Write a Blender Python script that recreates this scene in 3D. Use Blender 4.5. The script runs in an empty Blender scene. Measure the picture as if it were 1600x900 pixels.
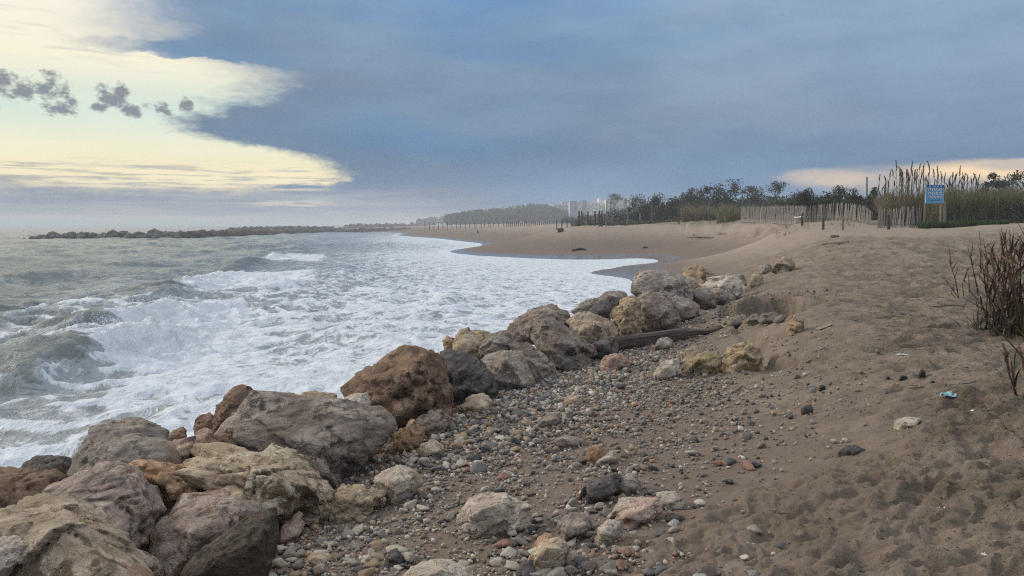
import bpy, math, random
import numpy as np
from mathutils import Vector, Matrix

sc = bpy.context.scene
COL = sc.collection
rng = np.random.default_rng(7)
random.seed(7)

# ------------------------------------------------------------------ camera
F = 1232.0                      # focal length in photo pixels (1600 wide)
H = 2.9                         # eye height above the mean sea level
PITCH = math.atan(99.0 / F)
cam_d = bpy.data.cameras.new("camera")
cam = bpy.data.objects.new("camera", cam_d)
COL.objects.link(cam)
cam_d.sensor_width = 36.0
cam_d.lens = 36.0 * F / 1600.0
cam_d.clip_start = 0.05
cam_d.clip_end = 30000.0
cam.location = (0, 0, H)
cam.rotation_euler = (math.pi / 2 - PITCH, 0, 0)
sc.camera = cam

# ------------------------------------------------------------------ node helper
class E:
    """a socket with arithmetic"""
    def __init__(s, nt, sock): s.nt, s.s = nt, sock
    def _m(s, op, *a, clamp=False):
        n = s.nt.nodes.new("ShaderNodeMath"); n.operation = op; n.use_clamp = clamp
        for i, v in enumerate((s,) + a):
            if isinstance(v, E): s.nt.links.new(v.s, n.inputs[i])
            else: n.inputs[i].default_value = v
        return E(s.nt, n.outputs[0])
    def __add__(s, o): return s._m('ADD', o)
    def __radd__(s, o): return s._m('ADD', o)
    def __sub__(s, o): return s._m('SUBTRACT', o)
    def __rsub__(s, o): return (s * -1.0) + o
    def __mul__(s, o): return s._m('MULTIPLY', o)
    def __rmul__(s, o): return s._m('MULTIPLY', o)
    def __truediv__(s, o): return s._m('DIVIDE', o)
    def min(s, o): return s._m('MINIMUM', o)
    def max(s, o): return s._m('MAXIMUM', o)
    def pow(s, o): return s._m('POWER', o)
    def abs(s): return s._m('ABSOLUTE')
    def clamp(s): return s._m('ADD', 0.0, clamp=True)
    def ss(s, a, b):
        n = s.nt.nodes.new("ShaderNodeMapRange"); n.interpolation_type = 'SMOOTHSTEP'
        s.nt.links.new(s.s, n.inputs[0])
        for i, v in ((1, a), (2, b)):
            if isinstance(v, E): s.nt.links.new(v.s, n.inputs[i])
            else: n.inputs[i].default_value = v
        n.inputs[3].default_value = 0; n.inputs[4].default_value = 1
        return E(s.nt, n.outputs[0])

def setin(nt, sock, v):
    if isinstance(v, E): nt.links.new(v.s, sock)
    elif isinstance(v, (tuple, list)) and len(v) == 3 and len(sock.default_value) == 4: sock.default_value = (*v, 1)
    else: sock.default_value = v

def mixc(nt, f, a, b, mode='MIX'):
    n = nt.nodes.new("ShaderNodeMix"); n.data_type = 'RGBA'; n.blend_type = mode
    setin(nt, n.inputs[0], f); setin(nt, n.inputs[6], a); setin(nt, n.inputs[7], b)
    return E(nt, n.outputs[2])

def comb(nt, x, y, z):
    n = nt.nodes.new("ShaderNodeCombineXYZ")
    for i, v in enumerate((x, y, z)): setin(nt, n.inputs[i], v)
    return E(nt, n.outputs[0])

def noise(nt, vec, scale=1.0, detail=4.0, rough=0.55, dist=0.0, color=False):
    n = nt.nodes.new("ShaderNodeTexNoise")
    if vec is not None: nt.links.new(vec.s, n.inputs['Vector'])
    n.inputs['Scale'].default_value = scale; n.inputs['Detail'].default_value = detail
    n.inputs['Roughness'].default_value = rough; n.inputs['Distortion'].default_value = dist
    return E(nt, n.outputs[1 if color else 0])

def ramp(nt, f, stops, interp='LINEAR'):
    n = nt.nodes.new("ShaderNodeValToRGB"); cr = n.color_ramp; cr.interpolation = interp
    while len(cr.elements) < len(stops): cr.elements.new(0.5)
    for e, (p, c) in zip(cr.elements, stops):
        e.position = p; e.color = (*c, 1) if len(c) == 3 else c
    nt.links.new(f.s, n.inputs[0])
    return E(nt, n.outputs[0])

# ------------------------------------------------------------------ pixel -> world
CP, SP = math.cos(PITCH), math.sin(PITCH)
def ray(u, v):
    a = (np.asarray(u, float) - 800.0) / F; b = (450.0 - np.asarray(v, float)) / F
    return np.stack([a, CP + b * SP, b * CP - SP], -1)          # not normalised, camera looks along +Y
def PZ(u, v, z):
    d = ray(u, v); k = (z - H) / d[..., 2]
    p = d * np.asarray(k)[..., None]; p[..., 2] += H
    return p
def PD(u, v, D):
    d = ray(u, v); k = D / d[..., 1]
    p = d * np.asarray(k)[..., None]; p[..., 2] += H
    return p
def proj(p):
    p = np.asarray(p, float); q = p - np.array([0, 0, H])
    fy = q[..., 1] * CP - q[..., 2] * SP; fz = q[..., 1] * SP + q[..., 2] * CP
    fy = np.where(fy < 1e-3, 1e-3, fy)
    return 800 + F * q[..., 0] / fy, 450 - F * fz / fy
def azel(u, v):
    d = ray(u, v); return math.degrees(math.atan2(d[0], d[1])), math.degrees(math.atan2(d[2], math.hypot(d[0], d[1])))

# ------------------------------------------------------------------ sky
SUN_AZ, SUN_EL = math.radians(-62), math.radians(22)
world = bpy.data.worlds.new("World"); sc.world = world; world.use_nodes = True
nt = world.node_tree; nt.nodes.clear()
wo = nt.nodes.new("ShaderNodeOutputWorld"); bg = nt.nodes.new("ShaderNodeBackground")
nt.links.new(bg.outputs[0], wo.inputs[0])
tc = nt.nodes.new("ShaderNodeTexCoord")
sep = nt.nodes.new("ShaderNodeSeparateXYZ"); nt.links.new(tc.outputs['Generated'], sep.inputs[0])
X, Y, Z = (E(nt, sep.outputs[i]) for i in range(3))
az = X._m('ARCTAN2', Y) * (180 / math.pi)
el = Z._m('ARCSINE') * (180 / math.pi)
elp = el.max(0.0)
# low frequency wobble of the cloud edges, stretched along the horizon
cv = comb(nt, az * 0.16, elp * 0.55, 3.0)
wob = noise(nt, cv, 1.0, 5.0, 0.55) - 0.5
wob2 = noise(nt, comb(nt, az * 0.5, elp * 1.3, 9.0), 1.0, 5.0, 0.6) - 0.5
broad = noise(nt, comb(nt, az * 0.05, elp * 0.16, 1.0), 1.0, 4.0, 0.5)
streak = noise(nt, comb(nt, az * 0.13, elp * 2.3, 5.0), 1.0, 5.0, 0.6)
# the break in the cloud deck: its right-hand edge as a function of elevation
EDGE = [(400, 351), (430, 300), (440, 290), (500, 284), (540, 277), (538, 264), (500, 246), (400, 226), (335, 212),
        (290, 197), (320, 181), (390, 166), (425, 146), (448, 126), (430, 110), (370, 97), (240, 84), (215, 72),
        (265, 56), (262, 30), (245, 0)]
fc = nt.nodes.new("ShaderNodeFloatCurve"); cm = fc.mapping.curves[0]
pts = sorted((azel(u, v)[1] / 20.0, (azel(u, v)[0] + 50.0) / 50.0) for u, v in EDGE)
pts = [(max(0.0, p[0]), p[1]) for p in pts] + [(1.0, 0.46)]
while len(cm.points) < len(pts): cm.points.new(0.5, 0.5)
for cp_, p in zip(cm.points, pts): cp_.location = p
fc.mapping.update()
fc.inputs[0].default_value = 1.0
nt.links.new(((elp + wob2 * 1.3 + wob * 1.0).max(0.0) / 20.0).min(1.0).s, fc.inputs[1])
edge = E(nt, fc.outputs[0]) * 50.0 - 50.0
soft = elp.ss(4.5, 12.0) * 5.5 + 3.4
gap = (edge - az + wob * 4.0 + wob2 * 3.2 + (noise(nt, comb(nt, az * 1.1, elp * 2.6, 15.0), 1.0, 6.0, 0.65) - 0.5) * 3.0 + soft * 0.30).ss(0.0, soft)
gap = gap * (1.0 - elp.ss(20.0, 42.0)) * (el + wob2 * 2.2 + wob * 1.4).ss(1.7, 3.3) * (1.0 - (az * -1.0).ss(75.0, 110.0))
# grey veils inside the break
notch = (1.0 - ((el - 12.55 - wob * 1.2) / 1.15).abs().ss(0.15, 1.0)) * az.ss(-31.0, -20.0) * 0.85
veil = (streak * 1.0 + wob * 0.4 - 0.5).ss(0.02, 0.30) * elp.ss(8.5, 11.0) * 0.5
lowdark = (streak + wob2 * 0.35).ss(0.54, 0.66) * elp.ss(2.2, 2.9) * (1.0 - elp.ss(3.4, 4.6)) * 0.3
gapc = ramp(nt, elp / 20.0, [(0.0, (0.70, 0.62, 0.56)), (0.10, (0.98, 0.80, 0.50)), (0.17, (1.05, 0.90, 0.52)), (0.25, (0.95, 0.91, 0.64)),
                             (0.36, (0.68, 0.83, 0.73)), (0.44, (0.80, 0.86, 0.70)), (0.52, (1.0, 0.93, 0.70)), (0.72, (1.0, 0.93, 0.78)), (1.0, (0.86, 0.84, 0.78))])
nish = nt.nodes.new("ShaderNodeTexSky"); nish.sky_type = 'NISHITA'; nish.sun_disc = False
nish.sun_elevation = SUN_EL; nish.sun_rotation = SUN_AZ
nbg = mixc(nt, 1.0, E(nt, nish.outputs[0]), (0.05, 0.05, 0.05), 'MULTIPLY')   # clear sky seen through the break, at strength 0.05
gapc = mixc(nt, 0.10, gapc, nbg)
gapc = mixc(nt, 1.0, gapc, (0.97, 0.97, 0.98), 'MULTIPLY')
gapc = mixc(nt, (wob * 1.6 + 0.2).clamp() * 0.35, gapc, (1.0, 0.96, 0.80))
# main cloud deck
deck = mixc(nt, broad.ss(0.36, 0.66), (0.085, 0.178, 0.318), (0.140, 0.208, 0.298))
deck = mixc(nt, az.ss(-4.0, 30.0) * 0.55 * elp.ss(1.0, 8.0), deck, (0.225, 0.29, 0.365))
deck = mixc(nt, (1.0 - elp.ss(0.5, 6.0)) * az.ss(-9.0, 4.0) * (1.0 - az.ss(15.0, 30.0)) * 0.6, deck, (0.19, 0.33, 0.53))
deck = mixc(nt, (1.0 - (edge - az).abs().ss(0.0, 11.0)) * 0.45 * elp.ss(2.0, 4.0), deck, (0.14, 0.185, 0.25))
low = (1.0 - elp.ss(1.6, 3.2)) * (1.0 - az.ss(-14.0, 2.0))
lowc = mixc(nt, streak.ss(0.42, 0.62), (0.25, 0.30, 0.375), (0.36, 0.385, 0.43))
lowc = mixc(nt, (1.0 - elp.ss(0.35, 1.0)) * (1.0 - az.ss(-24.0, -14.0)) * streak.ss(0.3, 0.5), lowc, (0.66, 0.56, 0.50))
lowc = mixc(nt, (1.0 - ((az + 15.5).abs() / 3.6).ss(0.3, 1.0)) * (1.0 - ((el - 1.35).abs() / 0.45).ss(0.2, 1.0)) * streak.ss(0.40, 0.6), lowc, (0.80, 0.66, 0.54))
deck = mixc(nt, low, deck, lowc)
lightfac = noise(nt, comb(nt, az * 0.10, elp * 0.35, 12.0), 1.0, 6.0, 0.6)
deck = mixc(nt, 1.0, deck, mixc(nt, lightfac.ss(0.3, 0.7), (0.90, 0.91, 0.93), (1.10, 1.09, 1.07)), 'MULTIPLY')
# warm glow low on the right
def blob(u, v, ra, re):
    a0, e0 = azel(u, v)
    q = ((az - a0 + wob2 * 2.0) / ra).pow(2.0) + ((el - e0 + wob * 0.8) / re).pow(2.0)
    return 1.0 - q.ss(0.0, 1.0)
def sq(e): return e * e
def blob(u, v, ra, re, w=1.0):
    a0, e0 = azel(u, v)
    q = sq((az - a0 + wob2 * 2.5 * w) / ra) + sq((el - e0 + wob * 0.9 * w) / re)
    return 1.0 - q.ss(0.0, 1.0)
glow = (blob(1350, 278, 7.0, 1.1) * 0.20 + blob(1290, 277, 3.6, 0.85) * 0.34 + blob(1600, 264, 8.0, 0.85) * 0.9 + blob(1460, 287, 8.0, 1.2) * 0.22).clamp()
deck = mixc(nt, glow, deck, (0.92, 0.68, 0.42))
deck = mixc(nt, blob(1590, 258, 3.4, 0.4) * 0.6, deck, (0.32, 0.33, 0.38))
zen = Z.max(0.0) * 2.3 + 0.93              # an overcast deck brightens smoothly towards the zenith
deck = mixc(nt, 1.0, deck, comb(nt, zen, zen, zen), 'MULTIPLY')
deck = mixc(nt, elp.ss(15.0, 42.0) * 0.85, deck, mixc(nt, 1.0, (0.305, 0.307, 0.312), comb(nt, zen, zen, zen), 'MULTIPLY'))
sky = mixc(nt, gap, deck, gapc)
sky = mixc(nt, ((veil + lowdark).clamp() * gap).max(notch * gap), sky, (0.37, 0.39, 0.43))
stra = noise(nt, comb(nt, az * 0.20, el * 3.6, 21.0), 1.0, 6.0, 0.62)
sky = mixc(nt, (stra.ss(0.47, 0.60) * el.ss(2.5, 2.9) * (1.0 - el.ss(3.7, 4.4)) * (1.0 - az.ss(-15.0, -11.0)) * 0.6), sky, (0.33, 0.35, 0.40))
sky = mixc(nt, (stra.ss(0.56, 0.44) * el.ss(2.2, 2.6) * (1.0 - el.ss(3.3, 3.9)) * (1.0 - az.ss(-15.0, -11.5)) * 0.8), sky, (0.98, 0.86, 0.58))
# small dark cumulus scraps in the break
puff = noise(nt, comb(nt, az * 0.62, el * 0.85, 6.3), 1.7, 12.0, 0.63, 0.0)
cum = None
for (u, v, ra, re) in ((20, 135, 2.6, 1.5), (78, 140, 1.7, 1.9), (95, 165, 1.5, 1.0), (-60, 150, 3.0, 1.4), (178, 150, 1.6, 1.2), (205, 174, 1.0, 0.5),
                       (155, 168, 0.9, 0.5), (248, 167, 1.2, 0.55), (265, 176, .6, .35), (292, 165, 0.7, 0.8)):
    b = blob(u, v, ra, re, 0.3)
    cum = b if cum is None else cum.max(b)
cum = (cum * 1.1 + (puff - 0.5) * 4.4 - 0.46).ss(0.0, 0.95) * cum.ss(0.0, 0.3) * 0.95
sky = mixc(nt, cum, sky, mixc(nt, puff.ss(0.35, 0.65), (0.11, 0.135, 0.185), (0.22, 0.24, 0.28)))
sky = mixc(nt, (el * -1.0).ss(0.0, 3.0), sky, (0.22, 0.24, 0.27))
nt.links.new(sky.s, bg.inputs[0]); bg.inputs[1].default_value = 1.0

# ------------------------------------------------------------------ sun behind thin cloud, exposure
sun_d = bpy.data.lights.new("sun", 'SUN'); sun_d.energy = 2.0; sun_d.angle = math.radians(18); sun_d.color = (1.0, 0.88, 0.72)
sun = bpy.data.objects.new("sun", sun_d); COL.objects.link(sun)
sdir = Vector((math.sin(SUN_AZ) * math.cos(SUN_EL), math.cos(SUN_AZ) * math.cos(SUN_EL), math.sin(SUN_EL)))
sun.rotation_euler = sdir.to_track_quat('Z', 'Y').to_euler()
sc.view_settings.view_transform = 'Standard'; sc.view_settings.look = 'None'
sc.view_settings.exposure = 0.10; sc.view_settings.gamma = 1.0
sc.view_settings.use_curve_mapping = False
sc.cycles.volume_bounces = 1; sc.cycles.max_bounces = 5; sc.cycles.diffuse_bounces = 3; sc.cycles.glossy_bounces = 2
sc.cycles.volume_max_steps = 64
sc.cycles.use_denoising = False; sc.cycles.sample_clamp_direct = 1.6; sc.cycles.sample_clamp_indirect = 2.0; sc.cycles.filter_width = 1.15

# ------------------------------------------------------------------ numpy noise
_perm = np.random.default_rng(3).permutation(256); _perm = np.concatenate([_perm, _perm, _perm])
_g = np.random.default_rng(4).normal(size=(256, 3)); _g /= np.linalg.norm(_g, axis=1)[:, None]; _g = _g.astype(np.float32)
def pn(x, y, z=None):
    """gradient noise, about -1..1"""
    x = np.asarray(x, np.float32); y = np.asarray(y, np.float32)
    z = np.zeros_like(x) if z is None else np.asarray(z, np.float32)
    xi, yi, zi = np.floor(x).astype(np.int32), np.floor(y).astype(np.int32), np.floor(z).astype(np.int32)
    xf, yf, zf = x - xi, y - yi, z - zi
    xi &= 255; yi &= 255; zi &= 255
    f = lambda t: t * t * t * (t * (t * 6 - 15) + 10)
    a, b, c = f(xf), f(yf), f(zf)
    flat = not np.any(zf)
    def g(i, j, k):
        h = _g[_perm[_perm[_perm[xi + i] + yi + j] + zi + k]]
        return h[..., 0] * (xf - i) + h[..., 1] * (yf - j) + h[..., 2] * (zf - k)
    def lay(k):
        p = g(0, 0, k) + a * (g(1, 0, k) - g(0, 0, k)); q = g(0, 1, k) + a * (g(1, 1, k) - g(0, 1, k))
        return p + b * (q - p)
    l0 = lay(0)
    if flat: return l0 * 1.6
    return (l0 + c * (lay(1) - l0)) * 1.6
def fbm(x, y, z=None, oct=4, gain=0.5):
    s = 0; a = 1.0; fq = 1.0
    for i in range(oct):
        s = s + a * pn(x * fq + 17.3 * i, y * fq - 9.1 * i, None if z is None else z * fq + 4.7 * i); a *= gain; fq *= 2.03
    return s
def sstep(x, a, b):
    t = np.clip((x - a) / (b - a), 0, 1); return t * t * (3 - 2 * t)

class TPS:
    """smooth surface through scattered control values, in (bearing, log distance)"""
    @staticmethod
    def q(x, y):
        r = np.hypot(x, y); return np.stack([np.arctan2(x, y) * 1.6, np.log(np.maximum(r, 0.3))], -1)
    @staticmethod
    def k(d2): return 0.5 * d2 * np.log(d2 + 1e-12)
    def __init__(s, pts, lam=0.0):
        pts = np.array(pts, float); s.c = s.q(pts[:, 0], pts[:, 1]); n = len(pts)
        d2 = ((s.c[:, None] - s.c[None]) ** 2).sum(-1)
        A = np.zeros((n + 3, n + 3)); A[:n, :n] = s.k(d2) + lam * np.eye(n); A[:n, n] = 1; A[:n, n + 1:] = s.c; A[n:, :n] = A[:n, n:].T
        s.w = np.linalg.solve(A, np.concatenate([pts[:, 2], [0, 0, 0]]))
    def __call__(s, x, y):
        x = np.asarray(x, float); sh = x.shape; q = s.q(x.ravel(), np.asarray(y, float).ravel()); n = len(s.c)
        o = s.w[n] + q @ s.w[n + 1:]
        for i in range(n):
            d = q - s.c[i]; o += s.w[i] * s.k((d * d).sum(1))
        return o.reshape(sh)

# ------------------------------------------------------------------ object helpers
def tag(o, label=None, cat=None, group=None, kind=None):
    if label: o["label"] = label
    if cat: o["category"] = cat
    if group: o["group"] = group
    if kind: o["kind"] = kind
    return o
def link(name, me, mats, parent=None, loc=(0, 0, 0), smooth=True):
    if mats is not None:
        for m in (mats if isinstance(mats, (list, tuple)) else [mats]): me.materials.append(m)
    o = bpy.data.objects.new(name, me); COL.objects.link(o); o.location = loc
    if parent is not None: o.parent = parent
    return o
def np_mesh(name, V, Fq, smooth=True):
    """mesh from numpy arrays; faces all tris or all quads"""
    V = np.ascontiguousarray(V, np.float32); Fq = np.ascontiguousarray(Fq, np.int32); k = Fq.shape[1]
    me = bpy.data.meshes.new(name)
    me.vertices.add(len(V)); me.vertices.foreach_set("co", V.ravel())
    me.loops.add(Fq.size); me.loops.foreach_set("vertex_index", Fq.ravel())
    me.polygons.add(len(Fq)); me.polygons.foreach_set("loop_start", np.arange(0, Fq.size, k, dtype=np.int32))
    if smooth: me.polygons.foreach_set("use_smooth", np.ones(len(Fq), bool))
    else: me.polygons.foreach_set("use_smooth", np.zeros(len(Fq), bool))
    me.update(calc_edges=True); me.validate()
    return me
def fattr(me, name, vals):
    a = me.attributes.new(name, 'FLOAT', 'POINT'); a.data.foreach_set("value", np.ascontiguousarray(vals, np.float32).ravel())
def cattr(me, name, cols):
    a = me.attributes.new(name, 'FLOAT_COLOR', 'POINT')
    c = np.ones((len(cols), 4), np.float32); c[:, :3] = cols; a.data.foreach_set("color", c.ravel())
def empty(name, loc, rz=0.0):
    o = bpy.data.objects.new(name, None); COL.objects.link(o); o.location = loc; o.rotation_euler = (0, 0, rz); o.empty_display_size = 0.2
    return o
class MB:
    """collects boxes and tubes into one mesh"""
    def __init__(s): s.v, s.f = [], []
    def box(s, c, size, rz=0.0, R=None):
        hx, hy, hz = (a / 2 for a in size); b = len(s.v)
        M = R if R is not None else Matrix.Rotation(rz, 3, 'Z')
        for dx, dy, dz in ((-1,-1,-1),(1,-1,-1),(1,1,-1),(-1,1,-1),(-1,-1,1),(1,-1,1),(1,1,1),(-1,1,1)):
            s.v.append(Vector(c) + M @ Vector((dx * hx, dy * hy, dz * hz)))
        for q in ((0,3,2,1),(4,5,6,7),(0,1,5,4),(1,2,6,5),(2,3,7,6),(3,0,4,7)): s.f.append(tuple(b + i for i in q))
        return s
    def tube(s, pts, rads, n=6):
        b = len(s.v); m = len(pts); pts = [Vector(p) for p in pts]
        for i, p in enumerate(pts):
            d = (pts[min(i + 1, m - 1)] - pts[max(i - 1, 0)]).normalized()
            a = d.orthogonal().normalized(); c = d.cross(a)
            for j in range(n):
                t = 2 * math.pi * j / n; s.v.append(p + (a * math.cos(t) + c * math.sin(t)) * rads[i])
        for i in range(m - 1):
            for j in range(n):
                k = (j + 1) % n; s.f.append((b + i * n + j, b + i * n + k, b + (i + 1) * n + k, b + (i + 1) * n + j))
        s.f.append(tuple(b + j for j in reversed(range(n)))); s.f.append(tuple(b + (m - 1) * n + j for j in range(n)))
        return s
    def mesh(s, name, smooth=False):
        me = bpy.data.meshes.new(name); me.from_pydata([tuple(v) for v in s.v], [], s.f)
        me.polygons.foreach_set("use_smooth", [smooth] * len(me.polygons)); me.update(); return me
    def build(s, name, mat, parent=None, loc=(0, 0, 0), smooth=False):
        return link(name, s.mesh(name, smooth), mat, parent, loc)

def new_mat(name):
    m = bpy.data.materials.new(name); m.use_nodes = True
    return m, m.node_tree, m.node_tree.nodes["Principled BSDF"]
def objco(nt_):
    n = nt_.nodes.new("ShaderNodeTexCoord"); return E(nt_, n.outputs['Object'])
def geopos(nt_):
    n = nt_.nodes.new("ShaderNodeNewGeometry"); return E(nt_, n.outputs['Position'])
def attr(nt_, name, out='Fac'):
    n = nt_.nodes.new("ShaderNodeAttribute"); n.attribute_name = name; return E(nt_, n.outputs[out])
def bump(nt_, bs, h, strength, dist):
    n = nt_.nodes.new("ShaderNodeBump"); n.inputs['Strength'].default_value = strength; n.inputs['Distance'].default_value = dist
    nt_.links.new(h.s, n.inputs['Height']); nt_.links.new(n.outputs[0], bs.inputs['Normal'])
def flat_mat(name, c, rough=0.8, var=0.25, scale=6.0, spec=0.3):
    m, t, b = new_mat(name); o = objco(t)
    f = noise(t, o, scale, 5, 0.6)
    oi = t.nodes.new("ShaderNodeObjectInfo"); rnd = E(t, oi.outputs['Random'])
    k = (f - 0.5) * var * 2 + 1.0 + (rnd - 0.5) * var
    setin(t, b.inputs['Base Color'], mixc(t, 1.0, (*c, 1), comb(t, k, k, k), 'MULTIPLY'))
    b.inputs['Roughness'].default_value = rough; b.inputs['Specular IOR Level'].default_value = spec
    bump(t, b, f, 0.3, 0.01)
    return m
# ------------------------------------------------------------------ the ground
G0 = []
def gz(u, v, z): p = PZ(u, v, z); G0.append((p[0], p[1], z))
def gd(u, v, D): p = PD(u, v, D); G0.append((p[0], p[1], p[2]))
for a in ((1100,900,1.05),(1500,900,1.28),(1650,900,1.35),(800,900,.85),(600,890,.68),(450,880,.50),(250,940,.3),(1485,618,1.36),(1600,700,1.42),(1200,760,1.03),
          (1350,700,1.18),(1000,700,.82),(1200,640,.98),(700,750,.58),(580,780,.46),(700,655,.48),(850,595,.58),(1100,585,.86),(1000,540,.74),(930,565,.62),
          (1140,530,.92),(1178,464,1.42),(1225,462,1.46),(1262,466,1.49),(1262,505,1.40),(1300,520,1.41),(1225,508,1.33),(1250,562,1.20),(1180,580,.96),(1450,480,1.5),(1590,520,1.5),
          (1500,470,1.55),(1400,420,1.75),(1550,400,1.86),(1240,424,1.52),(1185,440,1.35),(1120,478,.85),(1070,500,.75),(1300,392,1.72),(1160,388,1.35),(1130,445,.8),(1100,405,.75),
          (1060,422,.34),(1022,404,.14),(960,402,.17),(900,403,.17),(840,402,.17),(790,400,.16),(745,386,.14),(690,373,.12),(620,367,.10),
          (800,376,.8),(850,366,1.4),(900,376,1.3),(1000,388,.65),(1000,374,1.4),(1100,373,1.55),(1200,374,1.8),(1150,380,1.4),(1380,388,2.1),(1300,373,2.32),(1500,376,2.3)): gz(*a)
for a in ((905,353,90),(840,355,150),(760,356,230),(700,356,280),(1000,351,94),(1050,346,93),(1110,343,89),(1160,343,79),(1205,344,68),(1245,349,55),(1030,347,105),(1080,344,108),(1140,343,100),(1200,343,88),(1260,345,72),(1320,347,60),(1290,357,45),(1350,356,46),(1420,357,44),(1450,356,45),
          (1560,352,42),(1640,348,42),(1000,347,125),(1100,343,120),(1200,342,110),(1400,340,70),(1560,338,70),(1200,346,400),(900,349,400),(760,350.3,700),(1500,345,400)): gd(*a)
for a in ((985,415,.13),(965,425,.18),(912,430,.07),(950,442,-.02),(1015,432,.23),(925,413,-.02),(870,437,-.15),(870,470,-.35),(780,505,-.45),(690,540,-.5),(560,590,-.5),(420,620,-.45),(330,640,-.5),(200,690,-.5),(60,740,-.6),(0,760,-.6),
          (700,430,-.5),(600,400,-.6),(500,470,-1.2),(300,480,-1.8),(0,560,-1.6),(100,430,-3),(400,385,-2.5),(560,372,-1.2),(0,380,-5),(-300,450,-4),(300,358,-6)): gz(*a)
for a in ((0,-1,1.3),(0,0.8,1.3),(2,1.5,1.32),(-2,2,.75),(-4,2,-.2),(-8,0,-1.6),(0,-12,1.5),(8,-6,1.9),(-10,-10,-2),(20,5,2.2),(35,10,2.8),(60,-30,3.5),(-60,-40,-5),(30,22,2.6),(60,50,3.2),
          (0,-300,3),(300,0,4),(-300,0,-8),(900,1200,4),(2500,0,4),(0,-2500,4),(-2500,0,-15),(-600,2500,-12),(400,2800,5),(-250,1200,-6),(20,1500,1)): G0.append(a)
HB = TPS(G0, 1e-4)

def poly_sd(px, py, poly):
    """signed distance, positive inside"""
    px = np.asarray(px, float); d2 = np.full(px.shape, 1e9); ins = np.zeros(px.shape, bool); n = len(poly)
    for i in range(n):
        ax, ay = poly[i]; bx, by = poly[(i + 1) % n]
        ex, ey = bx - ax, by - ay; t = np.clip(((px - ax) * ex + (py - ay) * ey) / (ex * ex + ey * ey), 0, 1)
        d2 = np.minimum(d2, (px - ax - t * ex) ** 2 + (py - ay - t * ey) ** 2)
        c = ((ay > py) != (by > py)) & (px < (bx - ax) * (py - ay) / (by - ay + 1e-12) + ax); ins ^= c
    d = np.sqrt(d2); return np.where(ins, d, -d)
BITE1 = [tuple(PZ(u, v, z)[:2]) for u, v, z in ((1152,466,1.42),(1185,461,1.44),(1225,461,1.47),(1255,466,1.49),(1268,474,1.49),(1250,497,1.3),(1205,512,1.05),(1120,512,.9),(1120,490,.9))]
BITE2 = [tuple(PZ(u, v, z)[:2]) for u, v, z in ((1196,512,1.30),(1200,524,1.3),(1222,543,1.28),(1256,553,1.25),(1262,575,1.15),(1180,590,.96),(1120,545,.9),(1150,515,.95))]
TERR = [tuple(PZ(u, v, z)[:2]) for u, v, z in ((1090,800,.98),(1190,768,1.0),(1400,722,1.15),(1470,645,1.3),(1545,575,1.4),(1720,540,1.45),(1800,980,1.3),(950,980,.95),(1050,860,.95))]
def IDWF(ctrl, soft=0.03):
    c = []
    for u, v, z, val in ctrl:
        p = PZ(u, v, z); c.append((p[0], p[1], val))
    t = TPS(c, soft)
    return t
# how trampled the sand is, and how moist
ROUGH = IDWF([(1100,880,1.05,.55),(1400,880,1.25,.8),(1590,880,1.3,.8),(1500,700,1.35,1.0),(1450,640,1.35,.8),(1300,720,1.1,.25),(1200,700,1.05,.12),(1000,780,.9,.15),(1100,640,.9,.12),(900,640,.65,.1),
              (700,850,.7,.12),(1350,560,1.4,.9),(1400,480,1.5,1.0),(1250,430,1.5,.8),(1500,420,1.8,1.0),(1300,385,1.9,.7),(1150,400,1.0,.12),(1000,390,.8,.05),(900,385,1.0,.08),(1180,545,.95,.1),(1100,520,.85,.15),(1300,620,1.1,.4),(500,600,0,.1)])
MOIST = IDWF([(1100,880,1.05,.55),(1400,880,1.25,.45),(1500,700,1.35,.45),(1300,720,1.1,.75),(1200,700,1.05,.8),(1000,780,.9,.85),(1100,640,.9,.8),(900,640,.65,.8),(700,850,.7,.9),(500,600,0,1),
              (1350,560,1.4,.35),(1400,480,1.5,.3),(1250,430,1.5,.3),(1500,420,1.8,.15),(1300,385,1.9,.05),(1150,400,1.0,.25),(1000,390,.8,.4),(900,375,1.3,.4),(1020,404,.15,1),(1060,425,.3,.9),(850,380,.8,.55),(780,395,.2,.9),
              (1150,365,2.3,.0),(1300,360,2.6,0),(1000,365,2.0,.1),(1180,545,.95,.6),(1100,520,.85,.7),(760,365,1.,.6)])
GUL = [None]
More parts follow.
